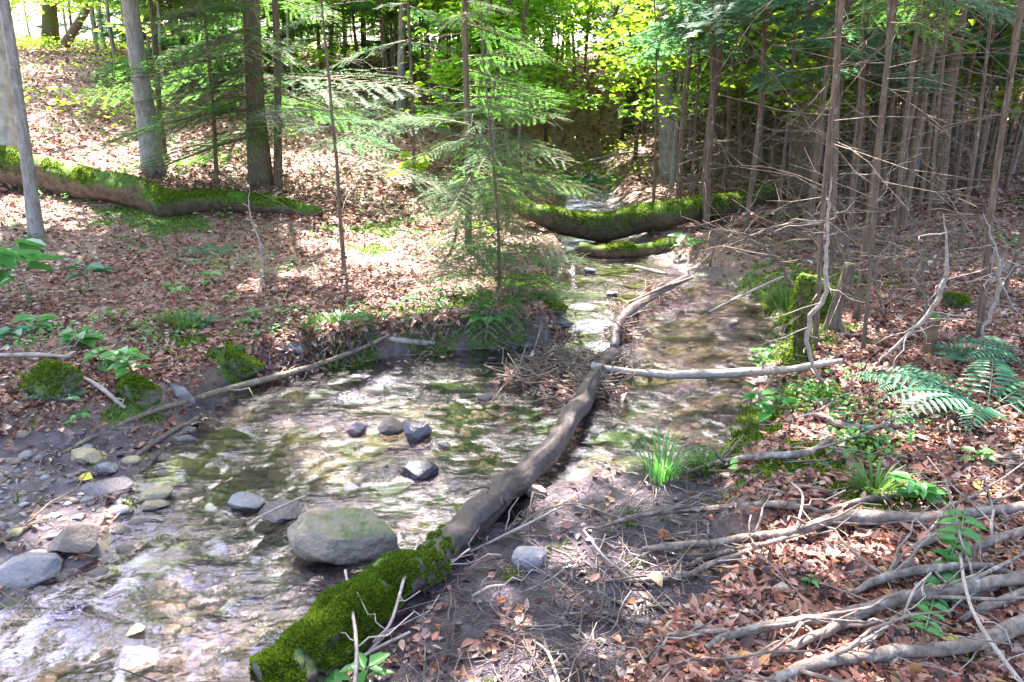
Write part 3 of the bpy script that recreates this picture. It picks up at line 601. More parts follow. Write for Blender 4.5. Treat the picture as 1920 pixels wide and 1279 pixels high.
# ------------------------------------------------------------------ logs and branches
def fuzz(V, Q, k, size, nz=.25, thresh=.0, fr=6):
    a, b, c, d = (V[Q[:, i]] for i in range(4)); nn = np.cross(c - a, d - b); ar = np.linalg.norm(nn, axis=1); nn = nn / (ar[:, None] + 1e-12)
    cen = (a + b + c + d) / 4; wgt = ar * (np.clip(nn[:, 2] - nz, 0, 1) ** .5) * (fbm(cen[:, 0] * fr + cen[:, 2] * 3, cen[:, 1] * fr, 3, 9) > thresh)
    if wgt.sum() <= 0: return None
    i = rng.choice(len(Q), k, p=wgt / wgt.sum()); u = rng.uniform(0, 1, (k, 1)); v = rng.uniform(0, 1, (k, 1))
    P = (a[i] * (1 - u) + b[i] * u) * (1 - v) + (d[i] * (1 - u) + c[i] * u) * v
    return leafset(P - nn[i] * size * .1, nn[i] + rv(k, .5), rv(k), size * rng.uniform(.5, 1.3, k), size * .4, .2)
def pathpx(pts, mult=1.0, sink=0.35):
    out = []
    for p in pts:
        px, py, th = p[:3]; lift = p[3] if len(p) > 3 else 0
        q = at(px, py, lift); dist = np.linalg.norm(q - [0, 0, CAMZ]); rr = th / 2 * dist / F; q = at(px, py, lift + rr * (1 - sink)); out.append([*q, rr * mult])
    return np.array(out)
def stick(name, label, cat_, pts, mt, sides=8, lump=.12, seed=0, twigs=0, moss=0, mthr=0.0, group=None, k=6, sub='twig', twl=.35, along=None):
    P = pathpx(pts); C = cat(P, k); r2 = np.random.default_rng(seed + 900)
    tt = np.arange(len(C)) / k * 1.6; C[:, :3] += np.stack([fbm(tt + 31 * a_ + seed, tt * 0 + seed, 3, seed + a_) for a_ in range(3)], 1) * C[:, 3:4] * (1.1 if pts[1][2] < 34 else .5); C[:, 3] *= 1 + (.35 if pts[1][2] < 34 else .2) * fbm(tt * 1.3 + seed * 3, tt * 0 + .5, 3, seed + 9)
    V, Q, T = tube(C, sides, lump, seed); org = C[len(C) // 2, :3].copy()
    al = np.ones(len(V))
    if along: ti = np.r_[np.repeat(np.arange(len(C)) / len(C), sides), 0, 1]; al = sstep(along[0], along[1], ti + .16 * fbm(V[:, 0] * 9 + V[:, 2] * 6, V[:, 1] * 9, 3, 8))
    root = mesh(name, V - org, [Q, T], mt, attrs={'mossy': al}); root.location = tuple(org); tag(root, label, cat_, group)
    if twigs:
        for j in range(twigs):
            i = r2.integers(2, len(C) - 2); d = C[i + 1, :3] - C[i - 1, :3]; d = d / np.linalg.norm(d); e = d * r2.uniform(.3, .9) + np.array([*r2.normal(0, .6, 2), abs(r2.normal(0, .25))])
            L = twl * r2.uniform(.4, 1.1); q = np.linspace(0, 1, 6)[:, None]; s = C[i, :3] + e * L * q + r2.normal(0, .02, (6, 3)) * q
            V2, Q2, T2 = tube(np.c_[s, np.linspace(min(C[i, 3] * .45, .007), .0018, 6)], 5); mesh(sub, V2 - org, [Q2, T2], mt, root)
    if moss:
        f = fuzz(V, Q[rng.uniform(0, 1, len(Q)) < al[Q[:, 0]]], moss, .012 if along else .022, .1 if moss != 13000 else -.45, mthr)
        if f: tag(mesh('moss', f[0] - org, [f[1]], 'moss', root, smooth=False), kind='stuff')
    return root
stick('fallen_log', 'long mossy log with reddish wood lying across the left behind the slim grey tree', 'log', [(-120, 298, 54), (0, 318, 56), (110, 338, 54), (220, 360, 52), (345, 384, 46)], 'log_moss', 28, .16, 1, moss=9000, mthr=-.05, k=12)
stick('fallen_log', 'slimmer green log continuing right from the end of the long mossy log, under the fir', 'log', [(290, 392, 34), (380, 380, 40), (480, 384, 36), (600, 400, 24)], 'log_green', 12, .15, 2, moss=4500, mthr=-.1)
stick('fallen_log', 'thick sagging log covered in bright green moss bridging the stream head', 'log', [(975, 388, 26, .12), (1020, 402, 38, .10), (1085, 424, 50, .08), (1180, 418, 50, .10), (1280, 396, 42, .10), (1370, 378, 34, .06), (1460, 358, 26, .05)], 'log_green', 28, .2, 3, moss=13000, mthr=-.2, k=10)
stick('fallen_log', 'short brown rotten log below the bright mossy log, at the upper bank', 'log', [(1090, 468, 22), (1150, 470, 28), (1215, 466, 30), (1262, 458, 24)], 'log_moss', 12, .15, 4, moss=1500, mthr=.05)
stick('fallen_log', 'dark wet log running diagonally between pool and mud, its near end thickly green with moss', 'log', [(1150, 668, 26, .03), (1115, 718, 32, .03), (1075, 785, 37, .04), (1030, 840, 40, .04), (950, 920, 49, .035), (870, 990, 60, .02), (800, 1052, 70, .005), (735, 1105, 82, .005), (650, 1168, 94, .01), (570, 1240, 108, .005), (500, 1315, 116, 0)], 'log_mixed', 36, .34, 5, twigs=9, moss=64000, mthr=-.22, k=14, along=(.52, .74))
stick('branch', 'smooth pale pole lying from the twig heap across the right pool to the bank', 'branch', [(1108, 684, 12, .10), (1165, 694, 13, .06), (1260, 703, 15, .03), (1400, 702, 16, .03), (1500, 690, 14, .06), (1580, 678, 8, .08)], 'twig_pale', 10, .1, 7, twigs=2)
stick('branch', 'dark broken limb running up from the twig heap between cascade and right pool', 'branch', [(1150, 650, 16, .05), (1165, 600, 18, .06), (1215, 560, 16, .05), (1290, 522, 12, .06)], 'log_wet', 9, .2, 8, twigs=5)
stick('branch', 'long thin forked stick along the left bank from gravel to pool', 'branch', [(92, 862, 6), (170, 822, 8), (290, 772, 9, .03), (380, 744, 11, .03), (520, 706, 12, .03), (640, 668, 9, .05), (730, 628, 5, .09)], 'twig', 7, .15, 9, twigs=6)
stick('branch', 'short dark stick lying just below the long forked stick on the left', 'branch', [(236, 885, 6), (262, 850, 8), (330, 805, 10), (372, 785, 10)], 'log_wet', 7, .15, 10, twigs=2)
stick('branch', 'short bare dark stick on the gravel at the far left edge', 'branch', [(-40, 1040, 6), (30, 1000, 8), (100, 962, 6)], 'twig', 6, .15, 11, twigs=2)
stick('branch', 'smooth tan stick at the foot of the undercut bank by the grass clump', 'branch', [(724, 634, 10, .03), (770, 640, 12, .03), (815, 644, 8, .03)], 'twig_pale', 7, .1, 12)
stick('branch', 'pale twig slanting over the purple slab in the main pool', 'twig', [(462, 985, 5, .03), (510, 958, 5, .05), (572, 930, 3, .06)], 'twig_pale', 5, .1, 13)
BR = [
 ('long grey lichen-spotted branch, the longest lying across the right bank from the mud', [(1205, 1030, 15, .05), (1300, 1022, 20, .05), (1400, 1012, 23, .05), (1480, 1002, 24, .05), (1560, 975, 27, .05), (1660, 970, 27, .04), (1780, 966, 26, .03), (1940, 950, 24, .03)], 3),
 ('slender curving branch just above the longest lichen-spotted branch', [(1120, 990, 8, .05), (1200, 968, 11, .05), (1320, 955, 15, .05), (1450, 945, 17, .05), (1500, 950, 14, .05), (1545, 960, 9, .05)], 2),
 ('stub of greenish grey branch behind the longest lichen-spotted branch', [(1548, 958, 11, .03), (1610, 940, 15, .03), (1700, 922, 17, .03), (1730, 915, 14, .03)], 0),
 ('crooked branch dipping into the mud below the longest lichen-spotted branch', [(1095, 1084, 8, .02), (1180, 1090, 11, .02), (1262, 1085, 15, .03), (1330, 1060, 15, .04), (1400, 1035, 14, .05), (1490, 1003, 10, .06)], 3),
 ('thin grey twin branch forking under the longest lichen-spotted branch', [(1290, 1062, 12, .02), (1345, 1038, 15, .04), (1430, 1022, 12, .05)], 0),
 ('pale peeled stick reaching over the mud at the lower middle', [(1045, 1152, 6, .02), (1120, 1150, 9, .02), (1200, 1165, 12, .02), (1290, 1175, 15, .02), (1340, 1185, 12, .02)], 1),
 ('thick knotted branch, left half of the lower right fork', [(1322, 1215, 16, .03), (1375, 1185, 21, .04), (1480, 1168, 24, .05), (1560, 1160, 25, .06), (1640, 1140, 27, .06), (1750, 1112, 27, .06), (1840, 1098, 26, .05), (1930, 1082, 24, .05)], 3),
 ('branch joining under the thick knotted branch, ending by the bottom centre leaves', [(1345, 1262, 14, .02), (1420, 1232, 18, .03), (1490, 1210, 22, .04), (1560, 1180, 22, .05), (1625, 1150, 18, .06)], 1),
 ('bluish grey smooth branch crossing the bottom right corner', [(1400, 1310, 24, .04), (1480, 1262, 27, .04), (1570, 1238, 28, .04), (1700, 1222, 29, .04), (1820, 1202, 30, .05), (1940, 1160, 32, .06)], 3),
 ('arched branch above the thick knotted branch at right', [(1600, 1112, 12, .03), (1650, 1085, 18, .05), (1730, 1068, 19, .06), (1850, 1062, 14, .06), (1930, 1088, 12, .05)], 2),
 ('short grey branch stub pointing up to the leafy vine at right', [(1715, 1030, 12, .03), (1750, 1012, 19, .03), (1800, 994, 18, .03)], 0),
 ('grey branch leaving the right edge under the longest lichen-spotted branch', [(1800, 1040, 14, .03), (1860, 1015, 20, .03), (1940, 988, 22, .03)], 1),
 ('curved branch on the mossy bank above the mud at right', [(1285, 888, 8, .04), (1345, 868, 13, .04), (1430, 856, 17, .04), (1510, 848, 17, .04), (1560, 822, 11, .04)], 2),
 ('wavy grey branch on the leaves in front of the ferns', [(1475, 790, 10, .03), (1530, 778, 14, .03), (1590, 798, 14, .03), (1680, 800, 12, .03), (1720, 812, 8, .03)], 1),
 ('brown branch running down to the bottom edge from the bluish grey branch', [(1690, 1228, 16, .02), (1750, 1250, 18, .02), (1820, 1285, 18, .02)], 0),
 ('left one of two short thick sticks at the bottom right centre', [(1185, 1262, 20, .02), (1220, 1238, 22, .02), (1255, 1212, 18, .02)], 0),
 ('right one of two short thick sticks at the bottom right centre', [(1232, 1285, 24, .02), (1268, 1258, 24, .02), (1300, 1235, 18, .02)], 0),
 ('straight pale stick resting on the left end of the thick knotted branch', [(1205, 1200, 9, .03), (1290, 1188, 12, .04), (1400, 1182, 12, .05)], 0),
 ('dull branch crossing behind the arched branch at the right edge', [(1690, 1140, 10, .02), (1790, 1125, 16, .02), (1870, 1098, 18, .03), (1940, 1062, 18, .03)], 1),
 ('grey branch at the right edge below the thick knotted branch', [(1800, 1165, 12, .02), (1850, 1140, 19, .03), (1930, 1108, 20, .03)], 0),
 ('thin whitish stick lying on the left end of the crooked branch', [(1130, 1090, 4, .05), (1220, 1080, 6, .05), (1290, 1090, 4, .04)], 0),
 ('brown stick in the litter at the right edge under the ferns', [(1760, 880, 8, .02), (1840, 870, 10, .02), (1940, 838, 12, .02)], 1),
 ('pale stick in the sunlit leaves right of the pool pole', [(1545, 700, 8, .02), (1620, 690, 10, .02), (1720, 700, 7, .02)], 0)]
for i, (lb, pts, tg) in enumerate(BR): stick('branch', lb, 'branch', [(a, b_, t_ * .76, max(0, l_ - .012)) for a, b_, t_, l_ in pts], 'branch', 12, .24, 20 + i, twigs=tg * 2 + 2)
TW = [
 ('curved pale twig arching over the sunlit mud patch', [(850, 1050, 4), (900, 1025, 5), (975, 990, 5, .04), (1060, 948, 4, .06), (1100, 955, 3, .04)]),
 ('whitish twig lying up the right flank of the mossy log end', [(700, 1205, 5, .06), (735, 1160, 6, .10), (765, 1060, 6, .12), (790, 1010, 4, .10)]),
 ('long whitish twig draped down the middle of the mossy log end', [(664, 1290, 7, .08), (668, 1200, 7, .12), (655, 1110, 6, .14), (648, 1070, 5, .12)]),
 ('thin stick leaning against the foot of the mossy log end', [(625, 1279, 5, .03), (690, 1225, 6, .03), (770, 1185, 5, .03)]),
 ('bent twig rooted in the mud right of the diagonal log', [(800, 1062, 4, .03), (835, 1060, 5, .05), (880, 1030, 4, .05)]),
 ('pale straight twig pair crossing the sunlit mud patch downwards', [(1095, 995, 4, .06), (1130, 1040, 5, .05), (1178, 1080, 4, .03)]),
 ('reddish twig curling above the sunlit mud patch', [(960, 1000, 4, .04), (1010, 960, 4, .07), (1080, 945, 4, .07), (1170, 975, 3, .04)]),
 ('short pale twig standing out of the mud below the diagonal log', [(885, 1118, 5, .02), (915, 1102, 6, .04), (945, 1098, 4, .05)]),
 ('pale twig bending down through the leaves above the longest lichen-spotted branch', [(1485, 905, 4, .08), (1505, 930, 5, .10), (1495, 990, 4, .08)]),
 ('thin twig crossing above the bottom edge near the middle', [(1000, 1200, 4, .02), (1030, 1230, 6, .03), (1050, 1290, 6, .03)]),
 ('long arching stem in the bottom right corner in front of the branches', [(1800, 1040, 5, .05), (1815, 1120, 6, .10), (1855, 1200, 7, .10), (1930, 1300, 7, .05)]),
 ('thin arching twig under the leafy vine', [(1745, 1075, 4, .10), (1712, 1110, 5, .08), (1690, 1165, 4, .03)]),
 ('straight thin twig over the far side of the right pool', [(1180, 568, 5, .08), (1230, 545, 6, .10), (1300, 520, 5, .12)]),
 ('pair of dry twigs hanging over the right end of the far pool', [(1330, 585, 4, .05), (1400, 550, 5, .12), (1470, 518, 4, .18)]),
 ('pale sunlit stick rising beyond the mossy log at the stream head', [(985, 352, 4, .05), (1040, 325, 6, .14), (1110, 300, 5, .25), (1200, 283, 3, .3)]),
 ('dry stick lying in the water under the brown rotten log', [(1190, 500, 5, .02), (1250, 515, 8, .02)]),
 ('thin dry stick in the litter left of the mossy cushion on the left bank', [(-20, 668, 8, .02), (60, 666, 8, .02), (130, 668, 6, .02)]),
 ('forked dry stick above the mossy stones on the left bank', [(140, 700, 5, .02), (190, 730, 8, .03), (235, 765, 6, .02)])]
for i, (lb, pts) in enumerate(TW): stick('twig', lb, 'twig', pts, 'twig_pale' if i not in (6, 12) else 'twig', 6, .1, 60 + i, twigs=2, twl=.16)
def bare(name, label, pts, Y, seed, mt='twig', th=1.0, twigs=10, tl=.3):
    """a crooked bare branch standing up: pts in the photograph at distance Y, foot on the ground"""
    b = at(pts[0][0], pts[0][1]); Pw = []
    for k, (px, py, t) in enumerate(pts):
        q = depth(px, py, b[1] - .05 * k * (1 if k else 0)); Pw.append([*(q - b), t / 2 * b[1] / F * th])
    C = cat(Pw, 6); C[:, 3] *= 1 - .75 * np.linspace(0, 1, len(C)) ** 4; r2 = np.random.default_rng(seed); mb = MB(); C[1:, :3] += r2.normal(0, .004, (len(C) - 1, 3)); mb.add(*tube(C, 7, .12, seed))
    root = empty(name, b, label, 'branch'); mb.build('stem', mt, root)
    for j in range(twigs):
        i = r2.integers(3, len(C) - 1); d = r2.normal(0, 1, 3) * np.array([1, .6, .5]); q = np.linspace(0, 1, 5)[:, None]; s = C[i, :3] + unit(d) * tl * r2.uniform(.3, 1) * q + r2.normal(0, .015, (5, 3)) * q
        V2, Q2, T2 = tube(np.c_[s, np.linspace(.004, .0015, 5)], 4); mesh('twig', V2, [Q2, T2], mt, root)
bare('dead_sapling', 'crooked pale bare stem curving up from the pole end beside the right pool', [(1545, 720, 7), (1522, 680, 8), (1515, 600, 9), (1545, 560, 9), (1550, 480, 8), (1552, 400, 7), (1560, 330, 5)], 0, 1, 'twig_pale')
bare('dead_sapling', 'zigzag bare pale stem forking above the mossy little stump', [(1640, 690, 5), (1690, 640, 7), (1738, 592, 9), (1768, 540, 10), (1776, 470, 8), (1770, 400, 5)], 0, 2, 'twig_pale')
bare('dead_sapling', 'bowed bare pale stem at the right between two dark poles', [(1832, 640, 5), (1860, 580, 8), (1875, 530, 9), (1868, 470, 8), (1845, 400, 5)], 0, 3, 'twig_pale')
bare('dead_sapling', 'thin purple-brown twiggy shoot right of the zigzag stem', [(1725, 650, 5), (1735, 560, 5), (1700, 520, 4), (1690, 440, 3)], 0, 4, 'twig', 1, 14)
bare('dead_sapling', 'thin bare shoot in the leaf litter below the slimmer green log', [(485, 560, 3), (492, 480, 4), (470, 400, 3), (468, 340, 2)], 0, 5, 'twig_pale', 1, 5, .12)
bare('dead_sapling', 'dark dead shoot slanting up from the sunlit leaf patch', [(828, 495, 6), (850, 460, 6), (862, 400, 4)], 0, 6, 'bark_dark', 1, 4, .2)
bare('dead_sapling', 'fine grey twiggy bush top over the far bank right of the rotten log', [(1330, 500, 4), (1350, 440, 5), (1400, 400, 4), (1440, 330, 3)], 0, 7, 'twig', 1, 22, .4)
bare('dead_sapling', 'tangle of grey dry side branches reaching left over the right pool', [(1500, 560, 7), (1450, 480, 7), (1380, 440, 5), (1290, 420, 3)], 0, 8, 'twig', 1, 26, .45)
bare('dead_sapling', 'dry grey branch with drooping twigs in front of the mossy log end', [(1600, 560, 6), (1560, 440, 6), (1480, 420, 5), (1330, 470, 3)], 0, 9, 'twig', 1, 26, .45)
bare('dead_sapling', 'tangle of dry side branches low between the dark wavy pole and the zigzag stem', [(1660, 600, 6), (1640, 500, 6), (1690, 450, 5), (1800, 430, 3)], 0, 10, 'twig', 1, 26, .45)
# stumps / mossy stubs
def stub(label, px, py, wpx, hpx, mt, seed, moss=0, name='stump'):
    b = at(px, py); d = np.linalg.norm(b - [0, 0, CAMZ]); r_ = wpx / 2 * d / F; h_ = hpx * d / F; z = np.linspace(-.1, h_, 7)
    P = np.c_[.02 * np.sin(z * 9 + seed), .02 * np.cos(z * 7), z, r_ * (1 + .9 * np.exp(-np.maximum(z, 0) / r_ * .8))]
    V, Q, T = tube(cat(P, 3), 14, .3, seed); root = mesh(name, V, [Q, T], mt); root.location = tuple(b); tag(root, label, 'stump')
    if moss:
        f = fuzz(V, Q, moss, .022, -.5, -.1); tag(mesh('moss', f[0], [f[1]], 'moss', root, smooth=False), kind='stuff')
stub('dark mossy stump standing at the edge of the right pool', 1494, 690, 26, 170, 'bark_moss', 1, 2500)
stub('broader moss-wrapped stump just behind the pool-edge stump', 1520, 600, 46, 66, 'bark_moss', 2, 3500)
stub('small ochre broken stump in the red litter beside the zigzag stem', 1748, 668, 20, 70, 'log_moss', 3)
stub('brown dead trunk stub on the mossy bank at the pool corner', 1568, 620, 22, 120, 'bark_brown', 4)
stub('reddish broken stump in the thicket left of the reddish leaning pole', 1672, 330, 24, 70, 'log_moss', 5)

# ------------------------------------------------------------------ stones
def ico(sub):
    import bmesh
    bm = bmesh.new(); bmesh.ops.create_icosphere(bm, subdivisions=sub, radius=1); V = np.array([v.co[:] for v in bm.verts]); T = np.array([[v.index for v in f.verts] for f in bm.faces]); bm.free(); return V, T
IC4 = ico(5); IC2 = ico(2)
def rockshape(V, seed, cuts=9, amp=.12):
    r = np.random.default_rng(seed); V = V.copy()
    for _ in range(cuts):
        nrm = unit(r.normal(0, 1, 3)); d = r.uniform(.62, .92) if cuts < 12 else r.uniform(.45, .85); s = V @ nrm; V = V - np.maximum(s - d, 0)[:, None] * nrm * .92
    f = fbm(V[:, 0] * 2.2 + V[:, 2] * 1.3 + seed, V[:, 1] * 2.2 - V[:, 2] * 1.7, 5, seed) + .25 * fbm(V[:, 0] * 9 + V[:, 2] * 5, V[:, 1] * 9 - V[:, 2] * 6, 3, seed); return V * (1 + amp * 2.6 * f[:, None])
def stone(label, px, py, wpx, hpx, mt, seed, sink=.25, moss=0, rot=0, deep=.75, cuts=15, fs=.013):
    b = at(px, py, 0); d = np.linalg.norm(b - [0, 0, CAMZ]); W = wpx / 2 * d / F; dep = W * deep; el = math.asin((CAMZ - b[2]) / d)
    Hh = max((hpx * d / F - 2 * dep * math.sin(el) * .75) / math.cos(el), .35 * W) / (1 - sink)
    V = rockshape(IC4[0], seed, cuts); V = V / np.abs(V).max(0); V = V * np.array([W, dep, Hh / 2]); c, s = math.cos(rot), math.sin(rot); V = np.c_[V[:, 0] * c - V[:, 1] * s, V[:, 0] * s + V[:, 1] * c, V[:, 2]]
    root = mesh('stone', V, [IC4[1]], mt); root.location = (b[0], b[1] + dep * .85, b[2] + Hh * (.5 - sink)); tag(root, label, 'stone')
    if moss:
        Q4 = np.c_[IC4[1], IC4[1][:, 2]]; f = fuzz(V, Q4, moss, fs, -.1, -.2, 12)
        tag(mesh('moss', f[0], [f[1]], 'moss', root, smooth=False), kind='stuff')
ST = [
 ('big flat-topped boulder stained with green algae in the near part of the main pool', 642, 1062, 216, 118, 'rock_big', 3, dict(sink=.22, cuts=13, deep=.66)),
 ('flat purple slab lying just under the water left of the big boulder', 512, 985, 108, 44, 'rock_purple', 4, dict(sink=.5)),
 ('smooth bluish grey stone left of the purple slab in the pool', 452, 960, 76, 36, 'rock_grey', 5, dict(sink=.4)),
 ('round dark purple stone poking out of the water above the glitter', 668, 818, 44, 32, 'rock_purple', 6, {}),
 ('brown hollowed stone right of the round dark purple one', 724, 820, 62, 42, 'rock_brown', 7, {}),
 ('blackish wet stone right of the brown hollowed stone', 778, 828, 60, 46, 'rock_dark', 8, dict(sink=.4)),
 ('low dark wet stone in mid pool below the blackish stone', 786, 900, 72, 40, 'rock_dark', 9, dict(sink=.45)),
 ('tiny black stone in the shallows left of the diagonal log', 832, 842, 24, 14, 'rock_dark', 10, {}),
 ('moss cushion over a rounded stone at the far left bank', 82, 752, 104, 74, 'rock_moss', 11, dict(moss=5000)),
 ('mossy stone under the light green seedlings on the left bank', 258, 764, 74, 64, 'rock_moss', 12, dict(moss=3600)),
 ('dark mossy hummock stone at the edge of the left bank, left of the grey boulder', 440, 712, 92, 70, 'rock_moss', 13, dict(moss=4200)),
 ('pale grey boulder set in the undercut left bank', 548, 672, 58, 44, 'rock_grey', 14, {}),
 ('grey wedge stone below the mossy stone with seedlings', 325, 762, 70, 50, 'rock_grey', 15, {}),
 ('olive brown stone on the gravel under the long forked stick', 160, 872, 58, 36, 'rock_tan', 16, {}),
 ('rounded lilac grey stone on the gravel beside the short dark stick', 194, 896, 44, 28, 'rock_grey', 17, {}),
 ('long flat mauve stone on the gravel with a yellow leaf above it', 190, 938, 96, 38, 'rock_purple', 18, dict(rot=.2)),
 ('speckled ochre stone at the water edge of the gravel', 284, 944, 64, 34, 'rock_tan', 19, {}),
 ('flat yellowish stone half under water below the speckled ochre one', 278, 958, 60, 18, 'rock_tan', 20, dict(sink=.5)),
 ('jagged brown rock on the gravel at far left', 128, 1048, 84, 62, 'rock_brown', 21, dict(cuts=14)),
 ('small brown submerged stone right of the jagged brown rock', 216, 1002, 44, 20, 'rock_brown', 22, dict(sink=.5)),
 ('wide low grey mud-coated slab at the far left edge of the pool', 35, 1105, 150, 70, 'rock_grey', 23, dict(sink=.5)),
 ('dark stone breaking the surface at the bottom left of the pool', 232, 1262, 90, 36, 'rock_dark', 24, dict(sink=.55)),
 ('rounded grey stone in the mud just below the sunlit patch', 1000, 1072, 78, 56, 'rock_grey', 25, dict(sink=.35)),
 ('brown stone in the wet mud right of the diagonal log', 1010, 938, 52, 34, 'rock_brown', 26, dict(sink=.4)),
 ('dark stone above the cascade', 1150, 556, 26, 12, 'rock_dark', 27, {}),
 ('grey stone in the shallow near the foot of the short rotten log', 1105, 512, 30, 14, 'rock_grey', 28, {}),
 ('moss-green cushion alone in the red litter among the right stems', 1800, 582, 48, 34, 'rock_moss', 29, dict(moss=3000)),
 ('mossy knob on the end of the left bank above the cascade', 1040, 590, 52, 34, 'rock_moss', 30, dict(moss=2600)),
 ('dark rock under the mossy knob beside the cascade', 1050, 618, 56, 30, 'rock_dark', 31, {}),
 ('reddish stone in shallow water at the far right of the right pool', 1372, 610, 36, 10, 'rock_brown', 32, dict(sink=.5)),
 ('round tan stone in the shallows beside the twig heap', 910, 752, 34, 18, 'rock_brown', 33, {})]
for lb, a, b_, w_, h_, mt, sd, kw in ST: stone(lb, a, b_, w_, h_, mt, sd, **kw)

# ------------------------------------------------------------------ plants
def plant(name, label, cat_, px, py, hpx, n, lpx, mt, seed, spread=1.0, group=None, wid=.55, whorl=False):
    b = at(px, py); d = np.linalg.norm(b - [0, 0, CAMZ]); u = d / F; r2 = np.random.default_rng(seed); root = empty(name, b, label, cat_, group); H_ = hpx * u; L = lpx * u
    st = MB(); ns = max(1, n // 7)
    tips = []
    for s in range(ns):
        a = r2.uniform(0, 6.28); e = np.array([math.cos(a), math.sin(a), 0]) * H_ * .5 * spread * (ns > 1); q = np.linspace(0, 1, 6)[:, None]; S = e * q ** 1.5 + np.array([0, 0, H_ * r2.uniform(.7, 1)]) * q - np.array([0, 0, .03]) * (1 - q)
        st.add(*tube(np.c_[S, np.linspace(.0035, .0015, 6)], 5)[:2]); tips.append(S)
    st.build('stem', mt, root)
    for k in range(n):
        S = tips[k % ns]; t = r2.uniform(.45, 1); p = np.array([np.interp(t * 5, range(6), S[:, i]) for i in range(3)]); a = k * 2.4 + r2.uniform(-.3, .3); D = np.array([math.cos(a), math.sin(a), r2.uniform(-.1, .35)])
        if whorl: p = S[-1]; a = k * 6.283 / n; D = np.array([math.cos(a), math.sin(a), .1])
        V, Q = leafset([p + D * L * .15], [D], np.array([[0, 0, 1.0]]) + rv(1, .2), [L * r2.uniform(.7, 1.15)], [L * wid * r2.uniform(.8, 1.1)], .3, .12)
        V2, Q2, _ = tube(np.c_[np.array([p, p + D * L * .16]), [.0015, .0012]], 4, cap=True)
        mesh('leaf', np.vstack([V, V2]), [np.vstack([Q, Q2 + len(V)])], mt, root)
PL = [('broadleaf_plant', 'large-leaved shrub seedling with yellow-green leaves at the left edge below the slim grey tree', 62, 575, 125, 20, 66, 'plant', .5),
 ('broadleaf_plant', 'dull blue-green seedling right of the large-leaved one in the litter', 168, 545, 70, 9, 40, 'fern', .4),
 ('seedling', 'small two-leaved seedling in the litter left of the thin bare shoot', 395, 540, 30, 4, 24, 'plant', .8),
 ('seedling', 'tiny seedling in the litter right of the thin bare shoot', 498, 528, 26, 4, 18, 'plant', .6),
 ('seedling', 'pale green seedling above the dark mossy hummock stone', 425, 568, 24, 4, 20, 'plant', .6),
 ('broadleaf_plant', 'bright green strawberry-like clump on the mossy stone at the left bank', 256, 710, 60, 16, 34, 'plant', .8),
 ('broadleaf_plant', 'low row of light green leaves left of the strawberry-like clump', 150, 650, 36, 12, 34, 'plant', .7),
 ('broadleaf_plant', 'low green clump beside the moss cushion at the far left', 30, 640, 30, 9, 30, 'fern', .6),
 ('seedling', 'small star of green leaves below the moss cushion', 150, 795, 22, 6, 24, 'plant', .5),
 ('broadleaf_plant', 'leafy clump hanging over the right pool edge above the green slope', 1425, 800, 70, 14, 32, 'plant', .7),
 ('broadleaf_plant', 'pale green leaves standing in the water at the end of the right pool', 1425, 695, 50, 8, 26, 'plant', .8),
 ('seedling', 'trio of round leaflets on the litter below the leafy clump at the pool edge', 1388, 885, 26, 5, 26, 'plant', .8),
 ('broadleaf_plant', 'dense bright green clump at the foot of the vine in the right litter', 1735, 945, 62, 22, 38, 'plant', .6),
 ('seedling', 'seedling under the drooping fern frond at right', 1830, 870, 30, 6, 26, 'plant', .6),
 ('seedling', 'tiny green sprout in the litter above the thick knotted branch', 1516, 1110, 34, 5, 20, 'plant', .4),
 ('seedling', 'bright seedling at the bottom edge beside the mossy log end', 688, 1285, 40, 7, 40, 'plant', .6),
 ('seedling', 'second bright seedling at the bottom edge, in front of the mossy log end', 610, 1290, 40, 6, 40, 'plant', .6),
 ('seedling', 'green leaves of a sprig by the fallen branch ends above the wavy grey branch', 1570, 790, 24, 5, 22, 'plant', .6),
 ('broadleaf_plant', 'yellow-green leafy sprig beyond the sunlit litter at upper centre', 755, 350, 60, 18, 36, 'leaf_y', .6),
 ('broadleaf_plant', 'yellow-green leafy seedling just under the wispy fir at centre', 905, 460, 50, 8, 26, 'leaf_y', .6),
 ('broadleaf_plant', 'spreading green plant between the moss cushion and the strawberry-like clump', 190, 700, 40, 12, 30, 'plant', .7),
 ('seedling', 'small pale seedling on the litter above the spidery green fern', 330, 560, 26, 6, 22, 'plant', .7),
 ('broadleaf_plant', 'low bright plant at the left edge above the moss cushion', 70, 625, 34, 10, 30, 'plant', .7),
 ('seedling', 'small green plant on the litter below the pale grey boulder of the left bank', 470, 610, 26, 6, 20, 'plant', .7),
 ('seedling', 'broad green leaf pair at the right end of the rotten log', 1285, 480, 40, 5, 30, 'plant', .7)]
for i, (nm, lb, a, b_, h_, nl_, lp, mt, wd_) in enumerate(PL): plant(nm, lb, 'plant', a, b_, h_, nl_, lp, mt, 300 + i, wid=wd_)
